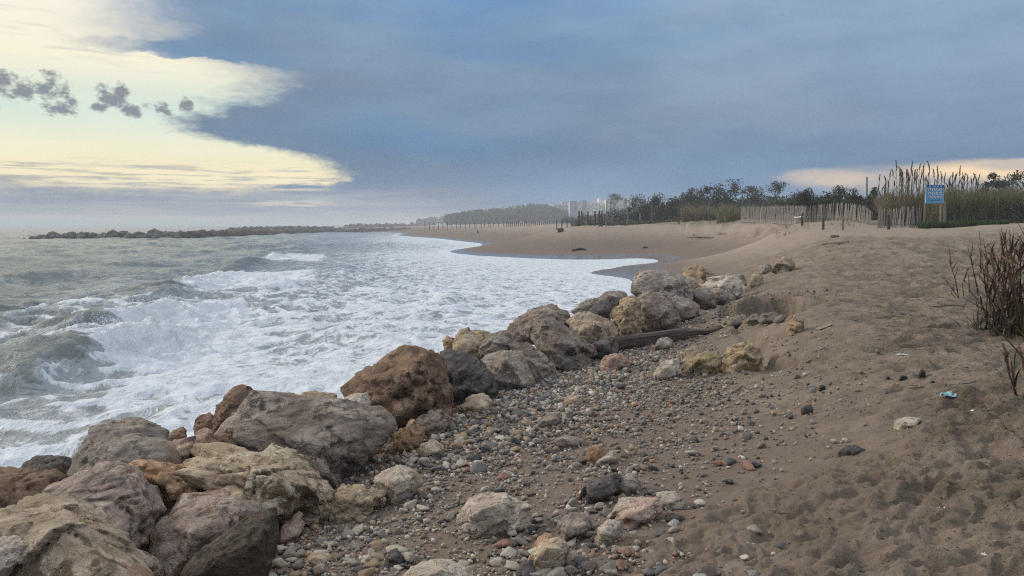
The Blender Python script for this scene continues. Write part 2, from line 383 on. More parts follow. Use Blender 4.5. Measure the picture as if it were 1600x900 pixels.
def ground(x, y, fine=True):
    x = np.asarray(x, float); y = np.asarray(y, float)
    h = HB(x, y); r = np.hypot(x, y)
    cap = 2.9 + .0070 * y; kk = .12                                # the dune crest stays a low, level line
    h = np.where(y > 40, -kk * np.log(np.exp(-np.clip(h, -20, 60) / kk) + np.exp(-cap / kk)), h)
    for B, fl, s, w in ((BITE1, 1.0, .025, .09), (BITE2, .93, .05, .07)):
        wob_ = fbm(x * 3.0, y * 3.0, oct=3) * .10
        sd = poly_sd(x, y, B) + wob_
        k = sstep(sd, -.03, w); fl_ = fl - s * 0 + .05 * fbm(x * 2, y * 2, oct=3)
        h = np.where(k > 0, np.minimum(h, h + (fl_ - h) * k), h)
    if fine:
        ro = np.clip(ROUGH(x, y), .05, 1.0); near = 1 - sstep(r, 30, 60)
        a = pn(x / .34 + .4 * pn(x, y), y / .25); b = pn(x / .15 + 31, y / .10); c = fbm(x / .9, y / .9, oct=2)
        dim = -sstep(a, .12, .5) * 0.035 + sstep(-a, .25, .6) * .016 + b * .012 + c * .018
        h = h + dim * 2.5 * ro * near + fbm(x / .05, y / .05, oct=2) * .0022 * near * np.clip(1.4 - r / 16, 0, 1)
        # erosion gullies on the dune face
        u_, v_ = proj(np.stack([x, y, h], -1))
        gm = sstep(u_, 1035, 1090) * (1 - sstep(u_, 1235, 1275)) * sstep(y, 50, 56) * (1 - sstep(y, 92, 98)) * sstep(h, 1.75, 2.15) * (1 - sstep(h, 3.3, 3.5))
        s_ = x - .52 * y
        gul = gm * np.maximum((1 - np.abs(pn(s_ * .42, y * .10 + 3))) ** 9, .7 * (1 - np.abs(pn(s_ * .95 + 7, y * .12))) ** 10) * sstep(pn(x * .3, y * .3 + 4), -.35, .3)
        h = h - gul * .38 + gm * .10 * pn(s_ * 1.5, y * .2) + gm * .16 * (fbm(x * .6, y * .5, oct=3))
        GUL[0] = gul
        dn_ = sstep(y, 42, 55) * (1 - sstep(y, 110, 140)) * sstep(h, 1.2, 2.2); h = h + dn_ * (.13 * fbm(x / 3.2, y / 3.2, oct=4) - .10 * np.abs(pn(x / 1.6, y / 1.6)))
        # the trampled terrace at the right, a low rough step above the washed sand
        sdt = poly_sd(x, y, TERR) + .22 * fbm(x / .5, y / .5, oct=3); tk = sstep(sdt, -.06, .10) * (r < 14)
        rut = np.abs(pn((x * .92 - y * .38) / .34, (x * .38 + y * .92) / 1.6 + 5)); hoof = pn(x / .19 + .6 * pn(x / .5, y / .5), y / .16)
        h = h + tk * (.05 - .030 * (1 - rut) ** 3 - .024 * sstep(hoof, .10, .28) + .016 * sstep(hoof, -.12, .08) * (1 - sstep(hoof, .08, .16)) + .012 * sstep(-hoof, .1, .5) + .020 * fbm(x / .085, y / .06, oct=3) - .016 * (1 - np.abs(pn((x * .8 - y * .6) / .16, (x * .6 + y * .8) / .5 + 9))) ** 4)
        # wind ridges further off
        far = sstep(r, 25, 60) * (1 - sstep(r, 300, 500)) * (h > .35)
        h = h + far * .05 * fbm(x * .4, y * .9, oct=3)
    return h
def hit(u, v, lo=2.0, hi=900.0):
    """where the sight line through a photo pixel meets the ground"""
    d = ray(u, v); ks = np.exp(np.linspace(math.log(lo), math.log(hi), 500))
    P = d[None] * ks[:, None]; P[:, 2] += H
    g = ground(P[:, 0], P[:, 1], False); below = np.where(P[:, 2] <= g)[0]
    if len(below) == 0: return P[-1]
    i = max(1, below[0]); a, b = ks[i - 1], ks[i]
    for _ in range(18):
        m = .5 * (a + b); p = d * m; gg = float(ground(np.array([p[0]]), np.array([p[1]]), False)[0])
        if p[2] + H <= gg: b = m
        else: a = m
    p = d * b; return np.array([p[0], p[1], p[2] + H])

def polar(a0, a1, na, rings, extra=None):
    an = np.radians(np.linspace(a0, a1, na)); A, R = np.meshgrid(an, rings)
    i = np.arange(len(rings) - 1)[:, None] * na + np.arange(na - 1)[None]
    Q = np.stack([i, i + 1, i + na + 1, i + na], -1).reshape(-1, 4)
    return (np.sin(A) * R).ravel(), (np.cos(A) * R).ravel(), Q
rings = np.concatenate([np.exp(np.linspace(math.log(.6), math.log(3.2), 30))[:-1], np.exp(np.linspace(math.log(3.2), math.log(17), 440))[:-1],
                        np.exp(np.linspace(math.log(17), math.log(80), 175))[:-1], np.exp(np.linspace(math.log(80), math.log(7000), 80))])
ang = np.concatenate([np.linspace(-180, -48, 34)[:-1], np.linspace(-48, -18, 70)[:-1], np.linspace(-18, 42, 450)[:-1], np.linspace(42, 180, 34)])
A, R = np.meshgrid(np.radians(ang), rings); na = len(ang)
i = np.arange(len(rings) - 1)[:, None] * na + np.arange(na - 1)[None]
Q = np.stack([i, i + 1, i + na + 1, i + na], -1).reshape(-1, 4)[:, ::-1]
gx, gy = (np.sin(A) * R).ravel(), (np.cos(A) * R).ravel()
gz_ = ground(gx, gy)
# close the hub under the photographer
V = np.concatenate([np.stack([gx, gy, gz_], -1), [[0, 0, float(gz_[:na].mean())]]])
hub = len(V) - 1
me = np_mesh("beach", V, Q)
mo = np.clip(MOIST(gx, gy), 0, 1); rr = np.hypot(gx, gy)
mo = np.where(rr > 60, np.clip(1.15 - (gz_ - .2) / 2.3, 0, .9), mo)
mo = np.clip(np.maximum(mo, 1.0 - (gz_ - .20) / .22), 0, 1)
film = 1 - sstep(gz_, .22, .36)
fattr(me, "moist", np.concatenate([mo, [.5]])); fattr(me, "film", np.concatenate([film, [0]]))
fattr(me, "roots_shade", np.concatenate([GUL[0], [0]]))
veg = sstep(rr, 58, 75) * sstep(gz_, 2.9, 3.15)
fattr(me, "veg", np.concatenate([veg, [0]])); fattr(me, "tramp", np.concatenate([np.clip(ROUGH(gx, gy), 0, 1) * (1 - sstep(rr, 30, 60)), [0]]))

m, t, b = new_mat("sand"); p = geopos(t)
moist, filmA, vegA, tramp = attr(t, "moist"), attr(t, "film"), attr(t, "veg"), attr(t, "tramp")
n1 = noise(t, p, 1.3, 6, .6); n2 = noise(t, p, 45, 5, .7); n3 = noise(t, p, 7, 6, .65)
mm = (moist + (n1 - .5) * .5 + (n3 - .5) * .25).ss(0.05, .9)
c = mixc(t, mm, (.325, .258, .198), (.170, .126, .095))
c = mixc(t, tramp * (n3 * .6 + n1 * .5).ss(.42, .66) * .75, c, (.135, .104, .070))
c = mixc(t, n2.ss(.60, .74) * .5, c, (.10, .085, .07))
c = mixc(t, noise(t, p, 30, 6, .72).ss(.50, .62) * tramp * n1.ss(.38, .58) * .75, c, (.088, .074, .050))
c = mixc(t, n2.ss(.30, .20) * .45, c, (.40,.33,.26))
c = mixc(t, filmA, c, (.14, .115, .098))
c = mixc(t, vegA * n1.ss(.35, .5), c, (.11, .105, .06))
c = mixc(t, attr(t, 'roots_shade').ss(.3, .8) * .7, c, (.10, .08, .058))  # dead roots plus gully shadow, both painted as one dark colour
setin(t, b.inputs['Base Color'], c)
setin(t, b.inputs['Roughness'], (1.0 - filmA * .72 - mm * .12).max(.12))
b.inputs['Specular IOR Level'].default_value = .35
hgt = n2 * .5 + noise(t, p, 14, 7, .70) * 1.3 + noise(t, p, 160, 3, .6) * .12
bn = t.nodes.new("ShaderNodeBump"); bn.inputs['Distance'].default_value = .035
t.links.new(hgt.s, bn.inputs['Height']); setin(t, bn.inputs['Strength'], (1.0 - filmA) * (tramp * .75 + .35)); t.links.new(bn.outputs[0], b.inputs['Normal'])
beach = tag(link("beach", me, m), "brown sand beach rising from the surf to a trampled berm and low dunes", kind='structure')

# ------------------------------------------------------------------ the sea
FOAM = IDWF([(1000,412,.1,1.1),(900,415,.1,1.1),(800,430,0,1.0),(700,450,0,.92),(600,400,0,.95),(640,375,0,1.0),(720,385,0,1.0),(780,400,0,1.1),(600,500,0,.9),(500,560,0,.92),(400,600,0,.95),(300,640,0,.95),(200,670,0,.92),(100,690,0,.8),(30,720,0,.85),
             (450,480,0,.74),(350,500,0,.66),(330,540,0,.7),(250,580,0,.95),(200,600,0,.85),(150,640,0,.72),(60,640,0,.62),(0,600,0,.62),(40,560,0,.58),(120,560,0,.55),(100,500,0,.54),(0,480,0,.36),(150,440,0,.40),(250,440,0,.62),(300,460,0,.7),
             (350,420,0,.5),(400,440,0,.72),(500,430,0,.75),(480,390,0,.5),(400,390,0,.3),(250,400,0,.34),(100,400,0,.30),(0,420,0,.30),(200,380,0,.32),(350,376,0,.34),(450,372,0,.5),(540,368,0,.7),(0,370,0,.12),(250,360,0,.1),(500,355,0,.12),(0,354,0,.08),(700,500,0,.85),(850,450,0,.95)], .02)
cdir = np.array([-0.05, 1.0]); cdir /= np.linalg.norm(cdir)
def crest(u0, v0, u1, v1, A_, w1, w2, foam0):
    a, b_ = PZ(u0, v0, .1)[:2], PZ(u1, v1, .1)[:2]; return dict(a=a, b=b_, A=A_, w1=w1, w2=w2, f=foam0)
CRESTS = [crest(40,612,212,538,.40,1.2,.5,.50), crest(120,545,232,497,.34,1.3,.5,.42), crest(352,425,430,402,.30,1.6,.8,.6), crest(-60,520,20,470,.2,2,.9,3),
          crest(250,470,330,440,.34,2.0,.8,.3), crest(-40,425,110,395,.22,4,1.8,3), crest(160,395,300,382,.25,5,2.2,3)]
def sea_fields(x, y):
    r = np.hypot(x, y); g = HB(x, y); dep = np.clip(-g, 0, 5)
    damp = np.clip(dep / 1.1, .10, 1.0)
    wx = x + 2.2 * fbm(x / 9, y / 9, oct=2); wy = y + 2.2 * fbm(x / 9 + 40, y / 9, oct=2)
    h = np.zeros_like(x); R_ = np.random.default_rng(11)
    for k in range(9):
        lam = 2.4 * 1.32 ** k; th = math.radians(-18 + R_.normal() * 26); ph = R_.uniform(0, 6.28)
        kx, ky = math.cos(th), math.sin(th)
        am = .029 * lam ** .42
        am = am * np.clip(1.6 - r / (lam * 95), 0, 1)
        s = np.sin((wx * kx + wy * ky) * 6.283 / lam + ph)
        h += am * (np.exp(1.3 * (s - 1)) * 2 - .75)
    chop = (1 - np.abs(pn(x / .9 + .3 * h, y / 1.5))) ** 2 * .15 + (1 - np.abs(pn(x / .42, y / .6 + 9))) ** 2 * .055 + fbm(x / 3, y / 3, oct=2) * .06
    h = (h * 1.0 + chop * np.clip(1.3 - r / 70, 0, 1) * np.maximum(1.0, .45 / damp)) * damp
    foam = FOAM(x, y) + .55 * sstep(chop * np.clip(1.3 - r / 70, 0, 1), .10, .20) * (r > 8)
    lump = np.clip(fbm(x / .38, y / .38, oct=4) * .6 + .5, 0, 1.4)
    for c_ in CRESTS:
        a, b_ = c_['a'], c_['b']; L = np.hypot(*(b_ - a)); sx, sy = (b_ - a) / L; nx, ny = sy, -sx          # n points to the beach
        s = ((x - a[0]) * sx + (y - a[1]) * sy) / L; tt = (x - a[0]) * nx + (y - a[1]) * ny + .25 * np.sin(s * 5) + .35 * pn(x / 1.6, y / 1.6)
        env = sstep(s, -.35, .25) * (1 - sstep(s, .95, 1.5))
        pr = np.where(tt < 0, np.exp(-(tt / c_['w1']) ** 2), np.exp(-(tt / c_['w2']) ** 2))
        h = h + c_['A'] * env * pr
        brk = sstep(s, c_['f'] - .1, c_['f'] + .12) * (1 - sstep(s, 1.25, 1.7)) * sstep(tt, -.15 * c_['w2'], .3 * c_['w2']) * (1 - sstep(tt, 1.6 * c_['w1'], 2.6 * c_['w1']))
        h = h + brk * c_['A'] * (.62 * lump) * np.exp(-np.clip(tt, 0, 9) / (1.3 * c_['w1']))
        face = env * pr * (1 - brk) * (tt < .9 * c_['w2'] ) * (s < c_['f'] + .1)
        foam = foam * (1 - .75 * face) + brk * .8
    h = h + .03 + .05 * np.clip(foam, 0, 1) * lump * np.clip(1.3 - r / 60, 0, 1)
    edge = sstep(-g, -.2, .35)
    z = h * (.25 + .75 * edge) + .10 * (1 - edge)
    foam = np.where((g > -.02) & (foam > .4), foam + .25, foam)
    return z, np.clip(foam, 0, 1.25)
srings = np.concatenate([np.exp(np.linspace(math.log(4.5), math.log(60), 500))[:-1], np.exp(np.linspace(math.log(60), math.log(400), 160))[:-1], np.exp(np.linspace(math.log(400), math.log(14000), 40))])
sx_, sy_, SQ = polar(-80, 20, 540, srings)
sz_, sf_ = sea_fields(sx_, sy_)
gb = HB(sx_, sy_)
keepv = gb < .5
keep = keepv[SQ].any(1)
SQ = SQ[keep][:, ::-1]
used = np.unique(SQ); rem = np.full(len(sx_), -1); rem[used] = np.arange(len(used)); SQ = rem[SQ]
me = np_mesh("sea", np.stack([sx_, sy_, sz_], -1)[used], SQ)
fattr(me, "foam", sf_[used])
m, t, b = new_mat("sea_water"); p = geopos(t); fo = attr(t, "foam")
s1 = t.nodes.new("ShaderNodeSeparateXYZ"); t.links.new(p.s, s1.inputs[0])
px, py = E(t, s1.outputs[0]), E(t, s1.outputs[1])
q1 = comb(t, px * .9 + py * .1, py * .55 - px * .1, 0.0)
wv = noise(t, q1, .55, 2, .5, color=True)
vadd = t.nodes.new("ShaderNodeVectorMath"); vadd.operation = 'MULTIPLY_ADD'; t.links.new(wv.s, vadd.inputs[0]); vadd.inputs[1].default_value = (1.2, 1.2, 0); t.links.new(q1.s, vadd.inputs[2])
qd = E(t, vadd.outputs[0])
fa = noise(t, qd, 1.5, 8, .68, .6); fb = noise(t, qd, 5.5, 6, .7, .4)
# lacy foam: thin ridges of a distorted noise
lace = 1.0 - ((noise(t, qd, 2.3, 5, .62, .8) - .5).abs() * 7.0).min(1.0)
lace2 = 1.0 - ((noise(t, qd, 5.2, 4, .6, .5) - .5).abs() * 6.0).min(1.0)
pat = fa * .60 + fb * .20 + lace * .18 + lace2 * .08
thr = 1.03 - fo * .62
fm = pat.ss(thr - .06, thr + .14)
thin = pat.ss(thr - .26, thr + .02) * .42
fmx = fm.max(thin)
wat = mixc(t, noise(t, p, .12, 3, .5).ss(.35, .65), (.185, .205, .190), (.110, .130, .122))
wat = mixc(t, fo.ss(.25, .8) * .6, wat, (.125, .15, .145))
fcol = mixc(t, noise(t, qd, 3.0, 6, .7).ss(.35, .65), (.55, .60, .65), (.76, .80, .84))
setin(t, b.inputs['Base Color'], mixc(t, fmx, wat, fcol))
setin(t, b.inputs['Roughness'], fm * .6 + .14)
b.inputs['IOR'].default_value = 1.33
hg = noise(t, comb(t, px, py * .6, 0.0), 2.6, 6, .62, .3) * .7 + noise(t, comb(t, px, py * .6, 4.0), 9.0, 4, .55) * .14 + fm * .26 * fa + fb * .08 * fo
bump(t, b, hg, .9, .26)
sea = tag(link("sea", me, m), "rough grey green sea breaking into white foam along the shore", kind='structure')

# drops of spray thrown up along the breaking crests
R_ = np.random.default_rng(31); SPV = []
for c_, n_ in zip(CRESTS[:2] + CRESTS[4:5], (2600, 2000, 700)):
    a, b_ = c_['a'], c_['b']; L = np.hypot(*(b_ - a)); sx, sy = (b_ - a) / L; nx, ny = sy, -sx
    s = R_.uniform(c_['f'], 1.3, n_); t_ = R_.normal(.35, .5, n_) * c_['w1']; cx = a[0] + sx * s * L + nx * t_; cy = a[1] + sy * s * L + ny * t_
    zz = sea_fields(cx, cy)[0] + np.abs(R_.normal(0, .16, n_)) * np.exp(-np.clip(t_, 0, 9) / c_['w1'])
    SPV.append(np.stack([cx, cy, zz], -1))
SPV = np.concatenate(SPV); n_ = len(SPV); W4 = np.array([(1,1,1),(1,-1,-1),(-1,1,-1),(-1,-1,1)], float) * .6
V_ = (SPV[:, None] + W4[None] * R_.uniform(.004, .016, n_)[:, None, None] * R_.uniform(.6, 1.4, (n_, 1, 3))).reshape(-1, 3)
F_ = (np.array([[0, 1, 2], [0, 3, 1], [0, 2, 3], [1, 3, 2]])[None] + (np.arange(n_) * 4)[:, None, None]).reshape(-1, 3)
tag(link("sea_spray", np_mesh("sea_spray", V_, F_), flat_mat("white_spray", (.78, .80, .82), .6, .05)), "white spray thrown up by the breaking waves", kind='stuff')
# ------------------------------------------------------------------ rocks
def rock_mat(name, c1, c2, c3, rough=.85, stain=None, crack=1.0, sc=1.0):
    wm = lambda c_: (c_[0] * 1.13, c_[1] * 1.09, c_[2] * 1.06) if c_ else c_
    c1, c2, c3, stain = wm(c1), tuple(k_ * 1.22 for k_ in wm(c2)), tuple(k_ * .80 for k_ in wm(c3)), wm(stain)
    m, t, b = new_mat(name); o = objco(t)
    n1 = noise(t, o, 1.6 * sc, 7, .62, .5); n2 = noise(t, o, 6.5 * sc, 7, .68, .3); n3 = noise(t, o, 30 * sc, 5, .7)
    s_ = t.nodes.new("ShaderNodeMapping"); s_.inputs['Scale'].default_value = (1.2, 1.2, 5.0); s_.inputs['Rotation'].default_value = (.35, -.3, .2)
    t.links.new(o.s, s_.inputs[0]); ns = noise(t, E(t, s_.outputs[0]), 2.2 * sc, 6, .65, .8)
    c = mixc(t, (n1 * .6 + ns * .4).ss(.43, .57), c1, c2)
    c = mixc(t, (n2 * .65 + n1 * .35).ss(.50, .59), c, c3)
    if stain: c = mixc(t, noise(t, o, 1.1 * sc, 5, .6, .6).ss(.50, .62) * .85, c, stain)
    c = mixc(t, n3.ss(.55, .78) * .45, c, tuple(k * .45 for k in c1))
    c = mixc(t, n3.ss(.45, .25) * .35, c, tuple(min(1, k * 1.5 + .05) for k in c2))
    vo = t.nodes.new("ShaderNodeTexVoronoi"); vo.feature = 'DISTANCE_TO_EDGE'; vo.inputs['Scale'].default_value = 2.6 * sc
    wv_ = noise(t, o, 3.0 * sc, 5, .6, color=True); va = t.nodes.new("ShaderNodeVectorMath"); va.operation = 'MULTIPLY_ADD'
    t.links.new(wv_.s, va.inputs[0]); va.inputs[1].default_value = (.55, .55, .9); t.links.new(o.s, va.inputs[2]); t.links.new(va.outputs[0], vo.inputs['Vector'])
    ck = E(t, vo.outputs[0]).ss(0.0, .05)
    c = mixc(t, (1.0 - ck) * .35 * n1.ss(.42, .6), c, tuple(k * .4 for k in c1))
    oi = t.nodes.new("ShaderNodeObjectInfo"); k = E(t, oi.outputs['Random']) * .24 + .88
    c = mixc(t, 1.0, c, comb(t, k, k, k), 'MULTIPLY')
    sz_ = t.nodes.new("ShaderNodeSeparateXYZ"); t.links.new(geopos(t).s, sz_.inputs[0])           # surf wetness up to splash height, also painted shade in the boulder gaps
    wet = 1.0 - (E(t, sz_.outputs[2]) + (n1 - .5) * .7 + (n2 - .5) * .3).ss(.16, .46)
    c = mixc(t, wet * .62, c, (.050, .043, .036))
    setin(t, b.inputs['Base Color'], c); setin(t, b.inputs['Roughness'], wet * -.45 + rough); b.inputs['Specular IOR Level'].default_value = .3
    h = n2 * .8 + n3 * .28 + ns * .9 + (ck * n1.ss(.38, .6)) * .22 * crack
    bump(t, b, h, 1.0, .11 / sc)
    return m
RM = {
 'grey':  rock_mat("grey_limestone", (.27,.23,.195), (.40,.355,.31), (.165,.14,.12), stain=(.33,.235,.15)),
 'slab':  rock_mat("greyish_brown_limestone", (.245,.195,.16), (.36,.305,.26), (.14,.108,.088)),
 'tan':   rock_mat("tan_limestone", (.41,.315,.21), (.53,.455,.345), (.25,.165,.095), stain=(.36,.205,.09)),
 'pale':  rock_mat("pale_limestone", (.49,.42,.335), (.60,.54,.46), (.36,.275,.20), stain=(.47,.30,.17)),
 'olive': rock_mat("olive_tan_limestone", (.345,.27,.19), (.47,.39,.295), (.19,.14,.09), stain=(.29,.175,.08)),
 'brown': rock_mat("rusty_brown_rock", (.20,.125,.082), (.285,.19,.13), (.10,.062,.042), stain=(.17,.125,.095)),
 'dark':  rock_mat("dark_grey_rock", (.105,.092,.09), (.18,.162,.155), (.06,.052,.05), stain=(.15,.105,.075)),
 'conglomerate': rock_mat("dark_conglomerate", (.075,.058,.042), (.12,.098,.072), (.045,.035,.027), sc=2.2),
 'orange': rock_mat("orange_crumbly_rock", (.34,.205,.115), (.43,.30,.195), (.19,.105,.055), sc=1.6),
 'pink':  rock_mat("pinkish_limestone", (.41,.28,.22), (.50,.39,.325), (.30,.185,.14), stain=(.42,.205,.14)),
 'red':   rock_mat("reddish_grey_limestone", (.28,.22,.185), (.40,.335,.285), (.21,.12,.085), stain=(.34,.165,.095)),
 'yellow': rock_mat("yellow_ochre_rock", (.37,.27,.165), (.46,.37,.255), (.20,.135,.075), stain=(.24,.185,.10), sc=1.5),
 'moss':  rock_mat("greenish_yellow_rock", (.33,.265,.14), (.43,.36,.22), (.17,.135,.065), sc=1.4),
}
_ICO = {}
def ico(level):
    if level in _ICO: return _ICO[level]
    import bmesh
    bm = bmesh.new(); bmesh.ops.create_icosphere(bm, subdivisions=level, radius=1.0)
    V = np.array([v.co[:] for v in bm.verts]); Fc = np.array([[v.index for v in f.verts] for f in bm.faces]); bm.free()
    _ICO[level] = (V / np.linalg.norm(V, axis=1)[:, None], Fc); return _ICO[level]
def hull_planes(P):
    import bmesh
    bm = bmesh.new()
    for p in P: bm.verts.new(p)
    r = bmesh.ops.convex_hull(bm, input=bm.verts[:]); bm.normal_update()
    N = []; D_ = []; c = np.mean(P, 0)
    for f in bm.faces:
        n = np.array(f.normal[:]);
        if f.calc_area() < 1e-9: continue
        d = float(n @ (np.array(f.verts[0].co[:]) - c))
        if d < 0: n, d = -n, -d
        N.append(n); D_.append(max(d, 1e-3))
    bm.free(); return c, np.array(N), np.array(D_)
def star_rock(P, level, pexp, seed, amp, strata=0.0, chips=13):
    c, N, D_ = hull_planes(P); W, Fc = ico(level); R_ = np.random.default_rng(5000 + seed)
    # extra broken faces
    E_ = R_.normal(size=(chips, 3)); E_ /= np.linalg.norm(E_, axis=1)[:, None]
    sup = ((np.array(P) - c) @ E_.T).max(0)
    N = np.concatenate([N, E_]); D_ = np.concatenate([D_, np.maximum(sup * R_.uniform(.80, 1.0, chips), 1e-3)])
    q = np.maximum(W @ N.T, 0) / D_[None]; mx = q.max(1, keepdims=True)
    pe = pexp * 4.0
    r = 1.0 / (mx[:, 0] * (((q / mx) ** pe).sum(1)) ** (1 / pe))
    p = W * r[:, None]; S = float(np.median(r)); k = 1.0 / S
    x, y, z = p[:, 0] * k + seed * 3.1, p[:, 1] * k - seed * 1.7, p[:, 2] * k + seed * .9
    d = fbm(x * 1.1, y * 1.1, z * 1.1, 3) * .12
    wp = p + .10 * S * np.stack([fbm(x * 2.2, y * 2.2, z * 2.2, 3), fbm(x * 2.2 + 9, y * 2.2, z * 2.2, 3), fbm(x * 2.2, y * 2.2 + 9, z * 2.2, 3)], -1)
    bed = R_.normal(0, .35, 3) + np.array([0, 0, 1.0]); bed /= np.linalg.norm(bed)
    # broken plates: every cell of a jittered pattern is a flat, tilted facet of its own, with a step to its neighbours
    layers = [(20, .36, 1.25)] + ([(130, .22, .70)] if level >= 4 else []) + ([(620, .11, .30)] if level >= 5 else [])
    for kc, hs_, ts_ in layers:
        C_ = wp[R_.integers(len(p), size=kc)]; hgt = R_.normal(0, hs_, kc); tl = R_.normal(0, 1, (kc, 3)) * ts_ / S * (26 / kc) ** .12
        along = (wp @ bed); ca_l = C_ @ bed; i1 = np.empty(len(p), int); g1 = np.empty(len(p))
        for s0 in range(0, len(p), 6000):
            w_ = wp[s0:s0 + 6000]; dd = ((w_[:, None] - C_[None]) ** 2).sum(-1) + 1.6 * (along[s0:s0 + 6000, None] - ca_l[None]) ** 2
            o2 = np.argpartition(dd, 1, 1)[:, :2]; f2 = np.sqrt(np.take_along_axis(dd, o2, 1)); sw = f2[:, 0] > f2[:, 1]
            i1[s0:s0 + 6000] = np.where(sw, o2[:, 1], o2[:, 0]); g1[s0:s0 + 6000] = np.abs(f2[:, 1] - f2[:, 0])
        edge_ = sstep(g1, 0, .22 * S / math.sqrt(kc))
        d += (hgt[i1] + ((wp - C_[i1]) * tl[i1]).sum(1) * 1.3) * (.25 + .75 * edge_) - hs_ * .7 * (1 - edge_) * sstep(pn(x * 1.2, y * 1.2, z * 1.2 + kc), -.2, .3)
    d -= 1.3 * (1 - np.abs(pn(x * 1.2 + 3, y * 1.2, z * 1.8))) ** 18
    rg = 1 - np.abs(pn(x * 5, y * 5, z * 7.5)); rg2 = 1 - np.abs(pn(x * 11, y * 11, z * 15)); rg3 = pn(x * 23, y * 23, z * 29)
    d += (rg - .6) * .20 + (rg2 - .6) * .15 + rg3 * .09
    if strata:
        zz = (z + .35 * x + .3 * pn(x, y, z)) * 7.0; d += strata * (np.abs((zz % 1.0) - .5) - .25) * .9
    rr_ = np.clip(r * (1 + amp * 1.0 * d), .3 * r, 1.3 * r)
    return W * rr_[:, None] + c, Fc
NROCK = [0]
def rock(poly, D, mat, label, T=None, front=None, pexp=22, amp=.085, cat="boulder", name="boulder", group=None, strata=.25, bury=.10, level=None, drop=True, chips=10):
    NROCK[0] += 1; sd = NROCK[0]; R_ = np.random.default_rng(100 + sd)
    pl = np.array(poly, float); uc, vc = pl.mean(0); pl = (pl - [uc, vc]) * 1.045 + [uc, vc]; w = np.ptp(pl[:, 0]); hh = np.ptp(pl[:, 1])
    m_ = D / F; Tn = T if T is not None else .5 * min(w, 1.6 * hh) * m_ + .12 * w * m_
    vn = (pl[:, 1] - vc) / (hh * .5 + 1e-6)                      # -1 top, +1 bottom
    pts = []
    for (u, v), s in zip(pl, vn):
        pts.append(PD(u, v, D - .38 * Tn * s + R_.normal() * .06 * Tn))
    if front is None:
        for j_ in R_.permutation(len(pl))[:4]:
            (u, v), s = pl[j_], vn[j_]; k = R_.uniform(.30, .75); pts.append(PD(uc + (u - uc) * k, vc + (v - vc) * k + .08 * hh, D - .72 * Tn - .16 * Tn * s + R_.normal() * .09 * Tn))
    else:
        for u, v, f_ in front: pts.append(PD(u, v, D - f_ * Tn))
    for j_ in R_.permutation(len(pl))[:7]:
        (u, v), s = pl[j_], vn[j_]; k = R_.uniform(.5, .85); p = PD(uc + (u - uc) * k, vc + (v - vc) * k, D); p[1] += Tn * R_.uniform(.6, 1.0); p[0] += p[0] / p[1] * Tn * .7; pts.append(p)
    P = np.array(pts)
    zlo, zhi = P[:, 2].min(), P[:, 2].max()
    if drop:
        low = P[:, 2] < zlo + .25 * (zhi - zlo); P[low, 2] -= bury * (zhi - zlo) + .04
    px = max(w, hh) * .64
    lv = level if level is not None else (6 if px > 120 else 5 if px > 38 else 4 if px > 16 else 3)
    V, Fc = star_rock(P, lv, pexp, sd, amp, strata, chips)
    base = np.array([V[:, 0].mean(), V[:, 1].mean(), V[:, 2].min()])
    me = np_mesh(name, V - base, Fc)
    o = link(name, me, RM[mat], None, tuple(base))
    return tag(o, label, cat, group)
RG = "boulders of the rock revetment along the surf"
B = lambda *a, **k: rock(*a, group=RG, **k)
# --- front left heap
B([(-30,812),(0,805),(50,800),(100,797),(140,808),(160,825),(162,845),(200,865),(240,885),(268,912),(260,950),(-30,960)], 4.9,'olive',"big olive tan boulder filling the bottom left corner of the photo")
B([(-25,845),(20,840),(45,850),(40,865),(15,890),(-5,905),(-25,910)], 4.45,'pale',"pale chalky rock edge lying on the olive boulder at the corner", name="rock", cat="rock")
B([(433,783),(437,800),(430,850),(420,890),(402,945),(265,945),(280,895),(330,855),(385,810)], 5.15,'conglomerate',"blackish conglomerate slab with a straight slanting top edge", T=.28, pexp=40, amp=.05, strata=0)
B([(285,790),(330,778),(375,778),(402,797),(400,850),(350,930),(245,930),(226,880),(235,840),(262,812)], 5.75,'red',"grey boulder with an orange flank wedged behind the blackish slab")
B([(52,775),(62,762),(100,755),(140,735),(165,724),(200,733),(235,760),(250,790),(262,810),(245,865),(215,890),(165,860),(100,830),(56,800)], 5.95,'red',"grey boulder with reddish patches above the corner boulder")
B([(-25,742),(15,733),(50,740),(80,738),(95,752),(92,775),(60,800),(0,820),(-25,820)], 6.8,'brown',"brown rough boulder at the left edge below the surf")
B([(38,725),(55,714),(100,712),(114,722),(112,755),(80,770),(40,755)], 7.8,'dark',"small dark boulder standing against the surf at the far left")
B([(98,760),(108,738),(125,708),(140,683),(150,659),(165,654),(180,657),(220,665),(245,678),(268,685),(277,702),(268,740),(215,775),(140,780)], 7.4,'grey',"tall pale grey boulder with a steep seaward side in the front heap",
  front=[(150,700,.4),(190,690,.5),(240,700,.6),(160,745,.8),(215,750,.9),(255,725,.8),(120,745,.5)])
B([(262,682),(272,672),(288,666),(292,680),(285,695),(268,695)], 8.6,'brown',"little dark brown rock peeping above the pinkish one", name="rock", cat="rock")
B([(252,712),(262,695),(285,685),(305,682),(314,700),(302,728),(275,738),(256,732)], 7.3,'pink',"pinkish rounded rock between the tall grey boulder and the big slab")
B([(335,650),(340,630),(355,615),(372,611),(394,618),(390,645),(370,680),(340,685),(331,670)], 8.7,'brown',"upright brown boulder standing behind the left end of the big slab")
B([(300,665),(312,650),(330,643),(340,652),(338,672),(315,685),(302,678)], 9.0,'brown',"small dark rock left of the upright brown boulder", name="rock", cat="rock")
B([(296,690),(305,675),(322,668),(334,675),(330,695),(310,705)], 8.2,'pink',"small greyish pink rock under the upright brown boulder", name="rock", cat="rock")
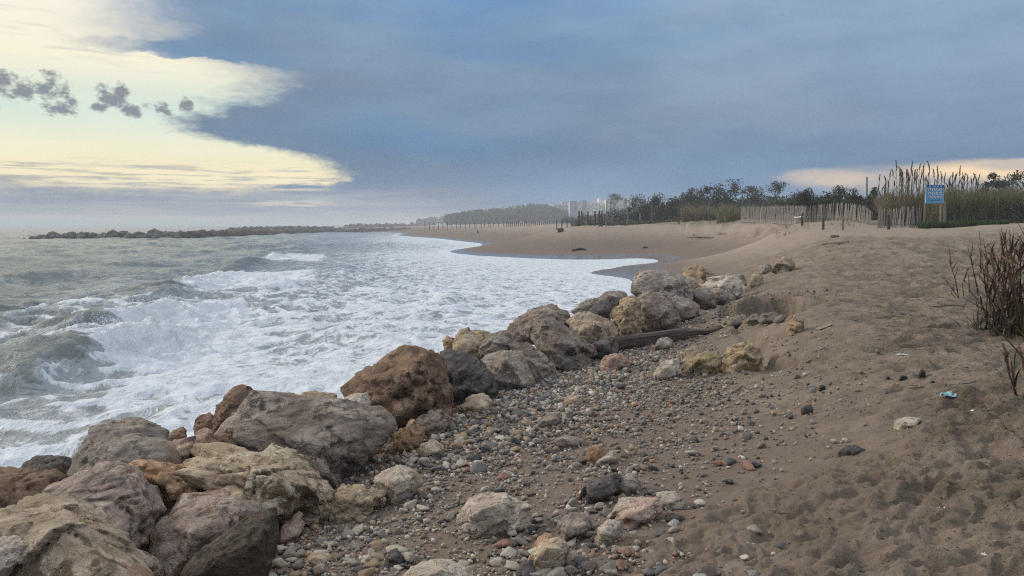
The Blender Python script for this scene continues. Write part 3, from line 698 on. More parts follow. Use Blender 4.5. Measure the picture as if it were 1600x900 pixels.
B([(203,730),(230,720),(270,735),(300,745),(335,755),(342,770),(325,790),(275,800),(262,815),(235,795),(215,765)], 6.55,'orange',"crumbly orange rock in the middle of the front heap", amp=.14)
B([(302,707),(310,690),(330,680),(355,682),(372,700),(352,722),(320,722)], 7.7,'brown',"brown jagged rock below the upright boulder", amp=.13, name="rock", cat="rock")
B([(305,782),(322,770),(350,766),(378,775),(390,786),(360,798),(320,798)], 6.2,'pink',"thin reddish pink stone on top of the grey wedged boulder", name="rock", cat="rock")
B([(283,738),(292,722),(340,708),(375,709),(410,719),(440,714),(490,735),(515,760),(524,787),(510,818),(470,828),(430,815),(395,800),(340,778),(300,750)], 6.7,'tan',"broad yellowish flat topped boulder in front of the big slab",
  front=[(310,745,.5),(360,745,.7),(430,748,.8),(490,765,.85),(350,770,.85),(420,795,1.0),(480,805,1.0),(505,790,.8)], amp=.11)
B([(345,682),(352,663),(375,638),(398,614),(440,621),(480,624),(530,627),(560,628),(590,640),(612,655),(620,680),(607,702),(570,725),(530,752),(510,758),(485,742),(440,716),(390,712),(362,700)], 8.0,'slab',"largest greyish brown slab boulder with a broad sloping top", T=.75,
  front=[(368,668,.25),(395,690,.55),(440,690,.62),(500,706,.78),(545,702,.75),(600,665,.45),(520,740,.85),(440,708,.65),(470,650,.1),(540,655,.15)], pexp=40, amp=.045, strata=.3, chips=8)
B([(528,632),(545,618),(570,612),(580,628),(572,645),(540,645)], 8.9,'pale',"pale stone wedged between the big slab and the rusty boulder", name="rock", cat="rock")
B([(462,628),(475,615),(492,612),(500,622),(520,614),(530,630),(500,645),(470,642)], 9.3,'tan',"tan rock showing just over the top of the big slab", name="rock", cat="rock")
B([(528,615),(540,600),(570,580),(590,573),(605,555),(635,544),(672,545),(686,570),(697,600),(706,637),(700,650),(655,650),(610,658),(585,645),(555,632)], 9.8,'brown',"large rusty brown peaked boulder at the middle of the row", amp=.11,
  front=[(575,600,.4),(620,585,.5),(665,575,.5),(640,625,.75),(685,620,.6),(600,625,.7),(560,615,.4)])
B([(676,562),(690,548),(720,549),(750,560),(772,590),(778,614),(760,632),(740,634),(712,640),(700,630),(688,595)], 10.7,'dark',"dark blackish grey boulder right of the rusty peaked one")
B([(750,572),(762,555),(790,549),(815,553),(826,575),(830,602),(815,616),(790,620),(775,614),(766,592)], 11.4,'grey',"rounded greyish boulder right of the dark blackish one")
B([(750,547),(765,522),(785,517),(800,523),(810,547),(792,562),(757,565)], 12.2,'grey',"grey leaning block standing above the rounded greyish boulder", amp=.06)
B([(798,536),(825,540),(850,552),(868,570),(874,588),(848,598),(830,602),(815,580),(803,555)], 12.0,'slab',"dark brown leaning slab next to the rounded greyish boulder")
B([(820,562),(835,570),(846,590),(846,602),(828,610),(820,592)], 11.6,'dark',"narrow dark wedge of rock at the foot of the leaning slab", name="rock", cat="rock")
B([(850,550),(870,547),(890,559),(912,573),(924,583),(902,590),(880,586),(866,572)], 12.5,'dark',"thin dark slab slanting down to the pebbles")
B([(820,532),(830,505),(850,497),(870,500),(890,515),(905,530),(928,545),(932,564),(924,582),(895,572),(870,555),(850,552),(832,545)], 13.0,'slab',"big dark grey boulder with a slanting ridge in the middle of the row", pexp=30)
B([(793,517),(800,503),(825,492),(845,480),(868,476),(886,485),(897,500),(880,520),(830,530),(800,530)], 14.6,'slab',"long grey brown boulder at the back of the row against the foam")
B([(884,512),(895,493),(915,486),(937,494),(956,507),(965,521),(962,536),(930,536),(903,532)], 14.0,'olive',"brownish boulder with an ochre edge behind the dark slanting one")
B([(921,536),(940,530),(964,528),(967,550),(950,563),(935,563),(926,556)], 13.3,'dark',"squat dark boulder at the left end of the driftwood beam")
B([(692,531),(699,525),(712,530),(710,547),(694,549)], 12.9,'yellow',"small yellow ended rock at the seaward edge of the row", name="rock", cat="rock")
B([(708,532),(720,517),(740,514),(767,521),(765,540),(745,557),(715,556),(703,550)], 12.6,'tan',"tan rock with a hollow ochre face behind the dark boulder")
B([(919,487),(932,470),(949,467),(958,481),(951,500),(937,505)], 15.6,'dark',"dark pointed block in the back of the row")
B([(893,487),(910,472),(932,465),(928,485),(912,496)], 16.6,'grey',"flat grey rock left of the dark pointed block", name="rock", cat="rock")
B([(952,514),(958,485),(974,469),(991,459),(1002,470),(1005,497),(1001,524),(985,532),(964,534)], 15.0,'yellow',"tall ochre boulder with orange streaks above the driftwood beam", amp=.12)
B([(928,472),(945,456),(970,454),(988,462),(978,480),(950,485)], 18.0,'grey',"low pale grey boulder at the back beside the foam")
B([(988,466),(1005,455),(1030,459),(1056,470),(1064,491),(1056,508),(1030,517),(1003,513),(998,490)], 15.9,'slab',"big brownish grey boulder right of the tall ochre one")
B([(1038,468),(1060,464),(1080,469),(1093,478),(1088,493),(1065,500),(1048,492)], 16.6,'grey',"smooth grey boulder right of the big brownish one")
B([(981,456),(987,440),(1005,424),(1030,421),(1050,430),(1070,432),(1081,448),(1082,467),(1070,473),(1040,468),(1012,464),(990,460)], 17.5,'grey',"tallest dark grey boulder silhouetted on the wet sand", T=.7,
  front=[(1000,440,.3),(1020,432,.3),(1048,440,.75),(1052,466,.8),(1075,445,.3),(1010,458,.6)], pexp=40, amp=.05)
B([(1058,434),(1072,420),(1085,416),(1108,417),(1114,431),(1106,442),(1080,444)], 21.0,'yellow',"knobbly ochre boulder behind the tallest grey one", amp=.15)
B([(1060,440),(1075,432),(1098,438),(1104,448),(1080,452),(1064,449)], 20.0,'tan',"low tan stone in front of the knobbly ochre boulder", name="rock", cat="rock")
B([(1100,447),(1110,437),(1135,430),(1155,433),(1166,445),(1162,459),(1145,464),(1125,455),(1105,451)], 19.2,'pale',"pale topped wedge boulder with a rusty underside", T=.6)
B([(1140,436),(1150,427),(1162,430),(1167,442),(1158,450),(1145,447)], 20.6,'grey',"small rounded grey rock behind the pale topped wedge", name="rock", cat="rock")
B([(1078,458),(1095,449),(1110,452),(1124,463),(1119,477),(1095,478),(1080,471)], 17.6,'grey',"grey blocky rock between the tallest boulder and the wedge")
B([(1108,456),(1122,449),(1138,454),(1152,466),(1140,474),(1118,470)], 18.0,'grey',"low folded grey rock in front of the pale topped wedge", name="rock", cat="rock")
B([(1050,512),(1062,503),(1082,508),(1086,514),(1066,520),(1052,519)], 16.2,'grey',"flat grey stone beside the driftwood beam", name="rock", cat="rock", bury=.3)
# --- rocks on the sand, seated on the ground under their lowest pixel
def S(poly, mat, label, name="rock", cat="rock", sink=.0, **k):
    pl = np.array(poly, float); j = pl[:, 1].argmax(); p = hit(pl[j, 0], pl[j, 1])
    w = np.ptp(pl[:, 0]); hh = np.ptp(pl[:, 1]); D = p[1]; Tn = .5 * min(w, 1.8 * hh) * D / F + .1 * w * D / F
    return rock(poly, D + .38 * Tn, mat, label, T=Tn, name=name, cat=cat, bury=k.pop('bury', .25), **k)
S([(1203,421),(1215,408),(1225,400),(1236,405),(1244,416),(1228,424)],'olive',"jagged brownish rock on the crest of the sand bank", amp=.14)
S([(1182,425),(1188,413),(1200,411),(1208,419),(1204,427),(1190,429)],'grey',"rounded grey rock left of the jagged one on the bank")
S([(1171,444),(1175,429),(1186,427),(1194,432),(1192,442),(1180,447)],'olive',"small sandy coloured rock below the crest of the bank")
S([(1129,574),(1135,555),(1150,538),(1165,533),(1180,542),(1191,560),(1187,572),(1160,578),(1140,578)],'yellow',"knobbly ochre rock sitting alone on the sand under the bank", amp=.15)
S([(1064,583),(1072,565),(1090,553),(1105,550),(1125,555),(1131,566),(1120,577),(1090,585)],'moss',"greenish yellow rock leaning beside the knobbly ochre one")
S([(1064,566),(1070,548),(1085,542),(1105,547),(1108,556),(1085,566)],'olive',"brownish rock behind the greenish yellow one")
S([(1227,519),(1230,504),(1240,498),(1252,501),(1258,513),(1252,522),(1235,523)],'yellow',"crumbling yellow rock on top of the sand hump", amp=.14)
S([(715,807),(730,785),(760,777),(790,774),(818,782),(831,800),(829,820),(800,828),(775,836),(740,833),(719,822)],'pale',"large pale orange rock lying alone among the pebbles", amp=.06, level=6)
S([(584,750),(598,738),(625,733),(655,740),(661,753),(640,770),(615,788),(598,768)],'pale',"wedge shaped pale grey rock under the big slab", amp=.05, pexp=40)
S([(514,792),(525,770),(560,761),(590,769),(599,781),(582,800),(550,812),(520,816)],'tan',"rough tan rock at the end of the broad yellowish boulder", amp=.12)
S([(603,705),(618,672),(648,655),(662,670),(660,695),(640,708),(615,711)],'orange',"orange brown rock beside the right end of the big slab", amp=.12)
S([(646,662),(664,645),(688,640),(704,655),(702,674),(676,680),(655,678)],'slab',"brown grey rock at the foot of the rusty peaked boulder")
S([(651,706),(660,693),(680,690),(694,700),(692,712),(668,718)],'tan',"small tan stone below the brown grey rock")
S([(720,634),(735,620),(755,617),(769,625),(767,640),(742,645)],'tan',"tan rock at the foot of the dark blackish boulder")
S([(902,776),(915,758),(940,751),(957,741),(969,746),(968,766),(950,774),(920,785)],'dark',"dark brown pointed rock among scattered stones", pexp=36)
S([(962,760),(972,742),(990,738),(1002,750),(1000,765),(980,772)],'grey',"blue grey lump right of the dark pointed rock")
S([(911,714),(920,700),(936,696),(951,705),(950,718),(925,724)],'orange',"pale rock with an orange end above the dark pointed rock")
S([(928,722),(945,712),(960,705),(968,712),(955,722),(938,728)],'pale',"flat pale stone touching the orange ended rock")
S([(1390,668),(1398,657),(1420,652),(1441,655),(1436,665),(1405,672)],'pale',"flat whitish stone on the sand near the blue litter", pexp=36)
S([(1312,708),(1322,698),(1340,695),(1352,703),(1346,711),(1325,713)],'dark',"black blue stone alone on smooth sand")
S([(1250,641),(1256,633),(1266,632),(1273,639),(1266,645),(1254,645)],'dark',"dark grey oval stone on the upper pebble beach")
S([(622,905),(640,890),(690,884),(730,892),(742,915),(700,935),(640,930)],'pale',"smooth whitish rock cut by the bottom edge of the photo")
S([(866,850),(872,818),(890,806),(925,808),(932,825),(912,838),(885,845)],'slab',"brown rock half sunk above the stone heap", pexp=30)
S([(928,845),(935,825),(958,808),(972,815),(970,838),(945,850)],'pale',"pale angular rock in the middle of the stone heap")
S([(955,818),(970,795),(1000,786),(1028,782),(1033,795),(1020,812),(990,822)],'pink',"broad pinkish pale rock at the top of the stone heap")
S([(950,800),(965,784),(995,778),(1012,785),(985,800),(962,806)],'pale',"creamy rock behind the broad pinkish one")
S([(1025,790),(1035,772),(1055,768),(1068,778),(1060,788),(1040,795)],'pale',"small cream rock at the right end of the stone heap")
S([(818,885),(830,862),(855,848),(882,846),(895,858),(880,880),(850,895)],'tan',"tan rock in the lower part of the stone heap")
S([(826,858),(840,846),(862,838),(868,846),(850,858),(834,864)],'orange',"orange tinted rock at the back of the lower stone heap")
S([(805,896),(815,880),(832,878),(838,896),(822,910),(808,908)],'dark',"black rock at the foot of the stone heap near the bottom edge")
S([(598,878),(606,864),(620,861),(631,870),(626,881),(608,884)],'dark',"black angular stone near the bottom among small pebbles")
S([(425,845),(440,822),(465,806),(477,818),(470,836),(440,850)],'pink',"striped pinkish rock beside the blackish slab")
S([(470,880),(485,868),(515,865),(520,874),(490,884)],'tan',"flat tan stone on the pebbles right of the blackish slab")
S([(840,660),(855,648),(875,645),(880,656),(862,666),(845,668)],'slab',"flat brown grey stone in the upper pebble field")
S([(880,625),(892,616),(910,615),(914,626),(898,632),(884,632)],'tan',"squarish tan stone in the upper pebble field")
S([(862,692),(876,682),(905,683),(914,693),(890,699),(868,698)],'slab',"flat grey brown rock half buried in the pebble sand")
S([(1020,585),(1035,566),(1060,562),(1064,575),(1050,590),(1030,594)],'pale',"pale slanting rock left of the greenish yellow one")
S([(1115,576),(1128,570),(1146,572),(1144,579),(1122,581)],'orange',"flat brick red stone by the greenish yellow rock", amp=.03)
S([(930,575),(945,556),(965,553),(985,562),(975,572),(948,580)],'pink',"flattened brownish stone under the squat dark boulder")
S([(1020,542),(1028,529),(1042,527),(1052,534),(1048,542),(1030,546)],'grey',"grey angular stone in front of the driftwood beam", pexp=36)
S([(1100,800),(1110,795),(1120,797),(1119,803),(1105,805)],'tan',"small cream stone at the edge of the debris covered sand")
S([(1040,812),(1050,803),(1066,803),(1072,810),(1060,816),(1045,817)],'dark',"glossy black stone right of the stone heap")
# lumps of fallen sand under the cut bank
m, t, b = new_mat("damp_sand_lump"); o_ = objco(t)
setin(t, b.inputs['Base Color'], mixc(t, noise(t, o_, 9, 6, .65).ss(.35, .65), (.24,.195,.155), (.175,.14,.11))); b.inputs['Roughness'].default_value = .95
bump(t, b, noise(t, o_, 22, 6, .7), .8, .03); RM['clod'] = m
for k, (pl, lb) in enumerate((([(1137,508),(1143,498),(1155,492),(1169,492),(1176,500),(1168,508),(1150,511)], "leftmost fallen lump of sand under the cut bank"),
      ([(1166,503),(1171,494),(1182,490),(1191,496),(1190,504),(1178,508)], "second lump of fallen sand from the left under the bank"),
      ([(1184,505),(1188,495),(1198,488),(1212,489),(1217,499),(1208,507),(1194,509)], "third lump of fallen sand under the middle of the bank"),
      ([(1208,503),(1213,494),(1223,491),(1229,497),(1224,504),(1215,506)], "rightmost small lump of sand under the cut bank"))):
    S(pl, 'clod', lb, name="sand_lump", cat="sand lump", group="lumps of sand fallen from the cut bank", pexp=8, strata=0, bury=.05, drop=False, amp=.14)

# ------------------------------------------------------------------ pebbles
DENS = [(430,870,1.0),(520,850,.85),(600,880,.75),(700,860,.6),(560,830,.7),(620,780,.8),(700,700,1.5),(760,650,1.7),(820,680,1.35),(850,620,1.6),(900,600,1.5),(760,740,.75),(680,760,.8),(850,740,.45),(900,690,.6),
        (950,640,.8),(1000,600,.9),(1080,600,.6),(960,575,.9),(1060,520,.35),(1090,490,.9),(1000,550,.6),(1150,620,.32),(1250,590,.15),(1300,610,.05),(1200,660,.16),(1100,680,.32),(1000,720,.5),(1200,720,.06),(1050,760,.35),(930,790,.4),(880,860,1.1),(950,830,.7),(820,900,1.2),(1000,850,.12),
        (1100,780,.10),(1150,830,.03),(1300,720,.02),(1400,650,.03),(1350,570,.02),(1160,540,.0),(1500,640,.03),(1300,850,0),(1590,800,0),(1400,520,.02),(760,800,.45),(850,800,.3),(650,830,.5),(720,890,.55),(1250,480,.03),(1050,470,.8),(780,625,1.4),(900,560,1.0),(450,800,.6),(560,720,.6),(1180,760,.12)]
DN = TPS([(*hit(u, v)[:2], d) for u, v, d in DENS], .05)
NC = 90000
cr = np.exp(rng.uniform(math.log(3.6), math.log(17.5), NC)); ca = np.radians(rng.uniform(-27, 34, NC)); 
# uniform over the area: weight by r^2
keep = rng.random(NC) < (cr / 17.5) ** 2 * 1.0 + .0
# more candidates close by are added separately
cr2 = np.sqrt(rng.uniform(3.6 ** 2, 17.5 ** 2, 230000)); ca2 = np.radians(rng.uniform(-27, 30, 230000))
cr = np.concatenate([cr[keep], cr2]); ca = np.concatenate([ca[keep], ca2])
qx, qy = np.sin(ca) * cr, np.cos(ca) * cr
gg = HB(qx, qy); dn = DN(qx, qy)
patch = .75 + .55 * fbm(qx / .55, qy / .55, oct=3)
uu, vv = proj(np.stack([qx, qy, gg], -1))
ok = (rng.random(len(qx)) < np.clip(dn * patch, 0, 1.6) * .95) & (gg > .12) & (uu > 380) & (uu < 1640) & (vv < 930)
sz0 = np.clip(.0185 * np.exp(rng.normal(0, .66, len(qx))), .008, .09); ok &= sz0 * F / np.maximum(qy, 1) > 1.7
sd1 = poly_sd(qx, qy, BITE2) < .02
ok &= sd1
size = sz0[ok]; qx, qy = qx[ok], qy[ok]; n = len(qx)
CL = [(900,850,52,34,46,18),(1010,735,70,28,26,14),(1140,690,70,18,26,12),(690,690,60,40,34,13),(880,610,80,18,44,11),(790,640,60,18,30,11),(480,850,50,24,18,15),(640,830,90,36,22,13),(980,800,50,14,16,14),(1060,600,70,14,24,11),(1230,600,60,14,14,9),(940,690,60,20,18,12),(1110,495,22,14,26,7),(760,665,80,32,60,15),(860,612,80,20,50,13),(690,725,60,26,40,17),(555,825,60,24,30,15),(800,700,70,24,30,14)]
ex = [(*hit(cu + a * su, cv_ + b_ * sv)[:2], sz) for cu, cv_, su, sv, nn, sz in CL for a, b_ in rng.normal(size=(nn, 2))]
ex = np.array(ex); size *= np.where(DN(qx, qy) > .95, 1.22, 1.0); exs = ex[:, 2] * ex[:, 1] / F * np.clip(np.exp(rng.normal(-.1, .3, len(ex))), .5, 1.5) * .8
qx = np.concatenate([qx, ex[:, 0]]); qy = np.concatenate([qy, ex[:, 1]]); size = np.concatenate([size, exs]); n = len(qx)
qz = ground(qx, qy, False)
uu, vv = proj(np.stack([qx, qy, qz], -1)); pxs = size * F / qy
PC = np.array([(.070,.066,.066),(.125,.118,.115),(.205,.188,.17),(.32,.275,.225),(.43,.37,.29),(.33,.225,.14),(.28,.15,.10),(.50,.455,.385),(.145,.108,.08)])
PN = ["blackish","dark slate grey","mid grey","greyish beige","cream","tan","reddish","whitish","dark brown"]
kind = rng.choice(9, n, p=[.09,.13,.14,.18,.16,.12,.04,.07,.07])
order = np.argsort(-pxs); big = order[:300]; rest = order[300:]
def pebble_shape(level, k):
    W, Fc = ico(level); R_ = np.random.default_rng(900 + k)
    P = R_.normal(size=(10, 3)); P /= np.linalg.norm(P, axis=1)[:, None]; P *= R_.uniform(.7, 1.15, (10, 1)); P *= np.array([1.0, R_.uniform(.62, .85), R_.uniform(.26, .55)])
    c, N, D_ = hull_planes(P); q = np.maximum(W @ N.T, 0) / D_; mx = q.max(1, keepdims=True); pe = R_.choice([14, 30, 60])
    r = 1 / (mx[:, 0] * (((q / mx) ** pe).sum(1)) ** (1 / pe)); return W * r[:, None], Fc
SH = [pebble_shape(1, k) for k in range(24)]
SH3 = [pebble_shape(3, k) for k in range(14)]
def pebble_mat(name, c):
    m, t, b = new_mat(name); o = objco(t); oi = t.nodes.new("ShaderNodeObjectInfo"); rnd = E(t, oi.outputs['Random'])
    f = noise(t, o, 3.0, 6, .65); k = f * .7 + .55 + rnd * .3
    setin(t, b.inputs['Base Color'], mixc(t, 1.0, c, comb(t, k, k, k), 'MULTIPLY')); b.inputs['Roughness'].default_value = .62
    bump(t, b, noise(t, o, 7.0, 6, .65), .5, .12); return m
PM = [pebble_mat(PN[k].replace(" ", "_") + "_pebble", tuple(PC[k])) for k in range(9)]
pm_ = []
for k in range(14):
    row = []
    for c in range(9):
        row.append(None)
    pm_.append(row)
for j in big:
    k = int(rng.integers(14)); c = int(kind[j])
    if pm_[k][c] is None:
        me = np_mesh("pebble", SH3[k][0], SH3[k][1]); me.materials.append(PM[c]); pm_[k][c] = me
    o = bpy.data.objects.new("pebble", pm_[k][c]); COL.objects.link(o); s = float(size[j])
    o.location = (float(qx[j]), float(qy[j]), float(qz[j]) + s * .22); o.scale = (s, s, s); o.rotation_euler = (float(rng.normal(0, .22)), float(rng.normal(0, .22)), float(rng.uniform(0, 6.28)))
    u_, v_ = uu[j], vv[j]
    zone = "in the pebble bank along the boulders" if DN(np.array([qx[j]]), np.array([qy[j]]))[0] > .7 else ("scattered on the wet sand near the camera" if v_ > 690 else "scattered on the sandy upper pebble beach")
    tag(o, f"{PN[c]} rounded pebble {zone}", "pebble", f"{PN[c]} pebbles {zone}")
def scatter(idx, shapes, name, mat, sizes, lift=.2, tilt=.25, cols=None):
    Vs, Fs, Cs = [], [], []; off = 0
    which = rng.integers(len(shapes), size=len(idx)); yaw = rng.uniform(0, 6.283, len(idx)); tx = rng.normal(0, tilt, len(idx)); ty = rng.normal(0, tilt, len(idx))
    for k in range(len(shapes)):
        sel = np.where(which == k)[0]
        if len(sel) == 0: continue
        Vb, Fb = shapes[k]; j = idx[sel]; c_, s_ = np.cos(yaw[sel])[:, None], np.sin(yaw[sel])[:, None]
        x = Vb[None, :, 0]; y = Vb[None, :, 1]; z = Vb[None, :, 2] + tx[sel][:, None] * x + ty[sel][:, None] * y
        S_ = sizes[j][:, None]
        P = np.stack([(x * c_ - y * s_) * S_ + qx[j][:, None], (x * s_ + y * c_) * S_ + qy[j][:, None], z * S_ + qz[j][:, None] + lift * S_], -1)
        nb = Vb.shape[0]; Vs.append(P.reshape(-1, 3)); Fs.append((Fb[None] + (np.arange(len(sel)) * nb)[:, None, None]).reshape(-1, 3) + off); off += len(sel) * nb
        cc = cols[j] * rng.uniform(.75, 1.25, (len(sel), 1)); Cs.append(np.repeat(cc, nb, 0))
    me = np_mesh(name, np.concatenate(Vs), np.concatenate(Fs)); cattr(me, "col", np.concatenate(Cs)); return link(name, me, mat)
m, t, b = new_mat("mixed_pebbles"); p = geopos(t); ca_ = attr(t, "col", 'Color'); k = noise(t, p, 60, 5, .65) * .8 + .6
setin(t, b.inputs['Base Color'], mixc(t, 1.0, ca_, comb(t, k, k, k), 'MULTIPLY')); b.inputs['Roughness'].default_value = .62
bump(t, b, noise(t, p, 110, 4, .6), .5, .006)
PEBMAT = m
shingle = scatter(rest, SH, "shingle", PEBMAT, size, cols=PC[kind]); tag(shingle, "mixed grey and beige shingle between the boulders and the sand", kind='stuff')
print("pebbles", n, len(SH))
# ------------------------------------------------------------------ vegetation
def leaf_mat(name, c1, c2, rough=.7, trans=.15):
    m, t, b = new_mat(name); p = geopos(t); f = noise(t, p, 2.2, 5, .6); g_ = attr(t, "tone")
    c = mixc(t, (f * .6 + g_ * .55 - .08).ss(.3, .75), c1, c2)
    setin(t, b.inputs['Base Color'], c); b.inputs['Roughness'].default_value = rough; b.inputs['Specular IOR Level'].default_value = .25
    return m
LM = {'dark': leaf_mat("dark_evergreen_leaves", (.022,.030,.018), (.060,.068,.036)), 'grey': leaf_mat("grey_brown_scrub", (.055,.052,.042), (.125,.115,.085)),
      'green': leaf_mat("green_leaves", (.040,.058,.022), (.105,.125,.055)), 'reedgreen': leaf_mat("yellow_green_reed_blades", (.10,.105,.045), (.27,.25,.13)),
      'straw': leaf_mat("straw_reed_blades", (.12,.10,.06), (.30,.245,.155)), 'grass': leaf_mat("green_grass_blades", (.03,.055,.015), (.075,.12,.035)),
      'dune': leaf_mat("dry_dune_grass_blades", (.15,.12,.065), (.30,.25,.14)), 'plume': leaf_mat("reed_plumes", (.10,.078,.058), (.19,.15,.115)), 'bluegrey': leaf_mat("blue_grey_tree_leaves", (.035,.045,.042), (.085,.095,.085)),
      'dry': leaf_mat("dry_reed_leaves", (.06,.032,.02), (.18,.10,.06)), 'drygreen': leaf_mat("dull_green_reed_leaves", (.05,.055,.03), (.12,.12,.07))}
BARK = flat_mat("bark", (.075,.06,.05), .9); STALK = flat_mat("reed_stalk", (.19,.145,.085), .75, .4); WOODG = flat_mat("weathered_wood", (.215,.19,.165), .9, .35, 14)
WOODD = flat_mat("dark_weathered_post", (.07,.058,.05), .9, .35, 10); WOODT = flat_mat("tan_wood", (.27,.20,.13), .85, .3, 12)
def leaf_mesh(name, P, size, R_, aspect=.45, up=0.3, tone=None):
    """one small pointed diamond of a leaf at every point"""
    n = len(P); d = R_.normal(size=(n, 3)); d[:, 2] += up; d /= np.linalg.norm(d, axis=1)[:, None]
    e = np.cross(d, R_.normal(size=(n, 3))); e /= np.linalg.norm(e, axis=1)[:, None] + 1e-9
    s = (size * R_.uniform(.6, 1.4, n))[:, None]
    V = np.stack([P - d * s * .5, P + e * s * aspect * .5, P + d * s * .5, P - e * s * aspect * .5], 1).reshape(-1, 3)
    i = np.arange(n)[:, None] * 4; me = np_mesh(name, V, i + np.array([[0, 1, 2, 3]]), smooth=False)
    fattr(me, "tone", np.repeat(R_.random(n) if tone is None else tone, 4)); return me
def blade_mesh(name, B_, hts, R_, width, lean=.25, droop=.3, seg=3):
    """tapering curved blades rising from base points"""
    n = len(B_); yaw = R_.uniform(0, 6.283, n); ln = np.abs(R_.normal(0, lean, n)); dr = np.abs(R_.normal(0, droop, n)); dx, dy = np.cos(yaw), np.sin(yaw)
    V = np.zeros((n, seg * 2 + 1, 3)); w = width * R_.uniform(.6, 1.4, n); yb = yaw + R_.uniform(.8, 2.2, n)
    for k in range(seg + 1):
        t = k / seg; off = hts * (ln * t + dr * t ** 3); z = hts * (t - .35 * dr * t ** 3)
        c = B_ + np.stack([dx * off, dy * off, z], -1); ww = (w * (1 - t) * .5)[:, None] * np.stack([np.cos(yb), np.sin(yb), 0 * yb], -1)
        if k < seg: V[:, 2 * k] = c - ww; V[:, 2 * k + 1] = c + ww
        else: V[:, 2 * seg] = c
    f = []
    for k in range(seg - 1): f += [[2 * k, 2 * k + 1, 2 * k + 3], [2 * k, 2 * k + 3, 2 * k + 2]]
    f.append([2 * seg - 2, 2 * seg - 1, 2 * seg]); f = np.array(f); nb = seg * 2 + 1
    Fc = (f[None] + (np.arange(n) * nb)[:, None, None]).reshape(-1, 3)
    me = np_mesh(name, V.reshape(-1, 3), Fc, smooth=False); fattr(me, "tone", np.repeat(R_.random(n), nb)); return me
def zg(x, y): return float(ground(np.array([x]), np.array([y]), False)[0])
VG = [0]
def shrub(u0, u1, vtop, D, mat, label, n=1500, leaf=.16, cat="shrub", name="shrub", group=None, sq=1.0):
    VG[0] += 1; R_ = np.random.default_rng(2000 + VG[0])
    p = PD((u0 + u1) / 2, vtop, D); x0, ztop = p[0], p[2]; z0 = min(zg(x0, D), ztop - .5) - .1; W_ = (u1 - u0) / F * D / 2; Hh = ztop - z0
    root = empty(name, (x0, D, z0)); tag(root, label, cat, group)
    nl = 16; C_ = np.stack([R_.uniform(-.72, .72, nl) * W_, R_.uniform(-.6, .6, nl) * W_ * sq, R_.uniform(.15, .80, nl) * Hh], -1)
    k = 1 - (C_[:, 0] / W_) ** 2; C_[:, 2] *= .45 + .55 * k; rad = R_.uniform(.16, .34, nl) * min(W_, Hh) * 1.15
    pick = R_.integers(nl, size=n); d = R_.normal(size=(n, 3)); d /= np.linalg.norm(d, axis=1)[:, None]; rr_ = R_.random(n) ** .45
    P = C_[pick] + d * (rad[pick] * rr_)[:, None] * np.array([1.2, 1.2, .85]); P[:, 2] = np.clip(P[:, 2], .05, Hh * 1.03)
    # a low fill so that the bush reaches the ground
    nf = n // 3; Q_ = np.stack([R_.uniform(-.95, .95, nf) * W_, R_.uniform(-.6, .6, nf) * W_ * sq, R_.random(nf) ** 1.2 * Hh * .6], -1); P = np.concatenate([P, Q_])
    P[:, 2] *= Hh / np.percentile(P[:, 2], 99.0)
    tone = np.clip(np.concatenate([R_.random(nl)[pick] * .7, R_.random(nf) * .5]) + R_.random(n + nf) * .3, 0, 1)
    link("foliage", leaf_mesh("foliage", P, leaf, R_, .55, .2, tone), LM[mat], root)
    mb = MB()
    for c in C_[:8]: mb.tube([(c[0] * .25, c[1] * .25, 0), (c[0] * .6, c[1] * .6, c[2] * .5), tuple(c)], [.05, .035, .012], 5)
    mb.build("stem", BARK, root); return root
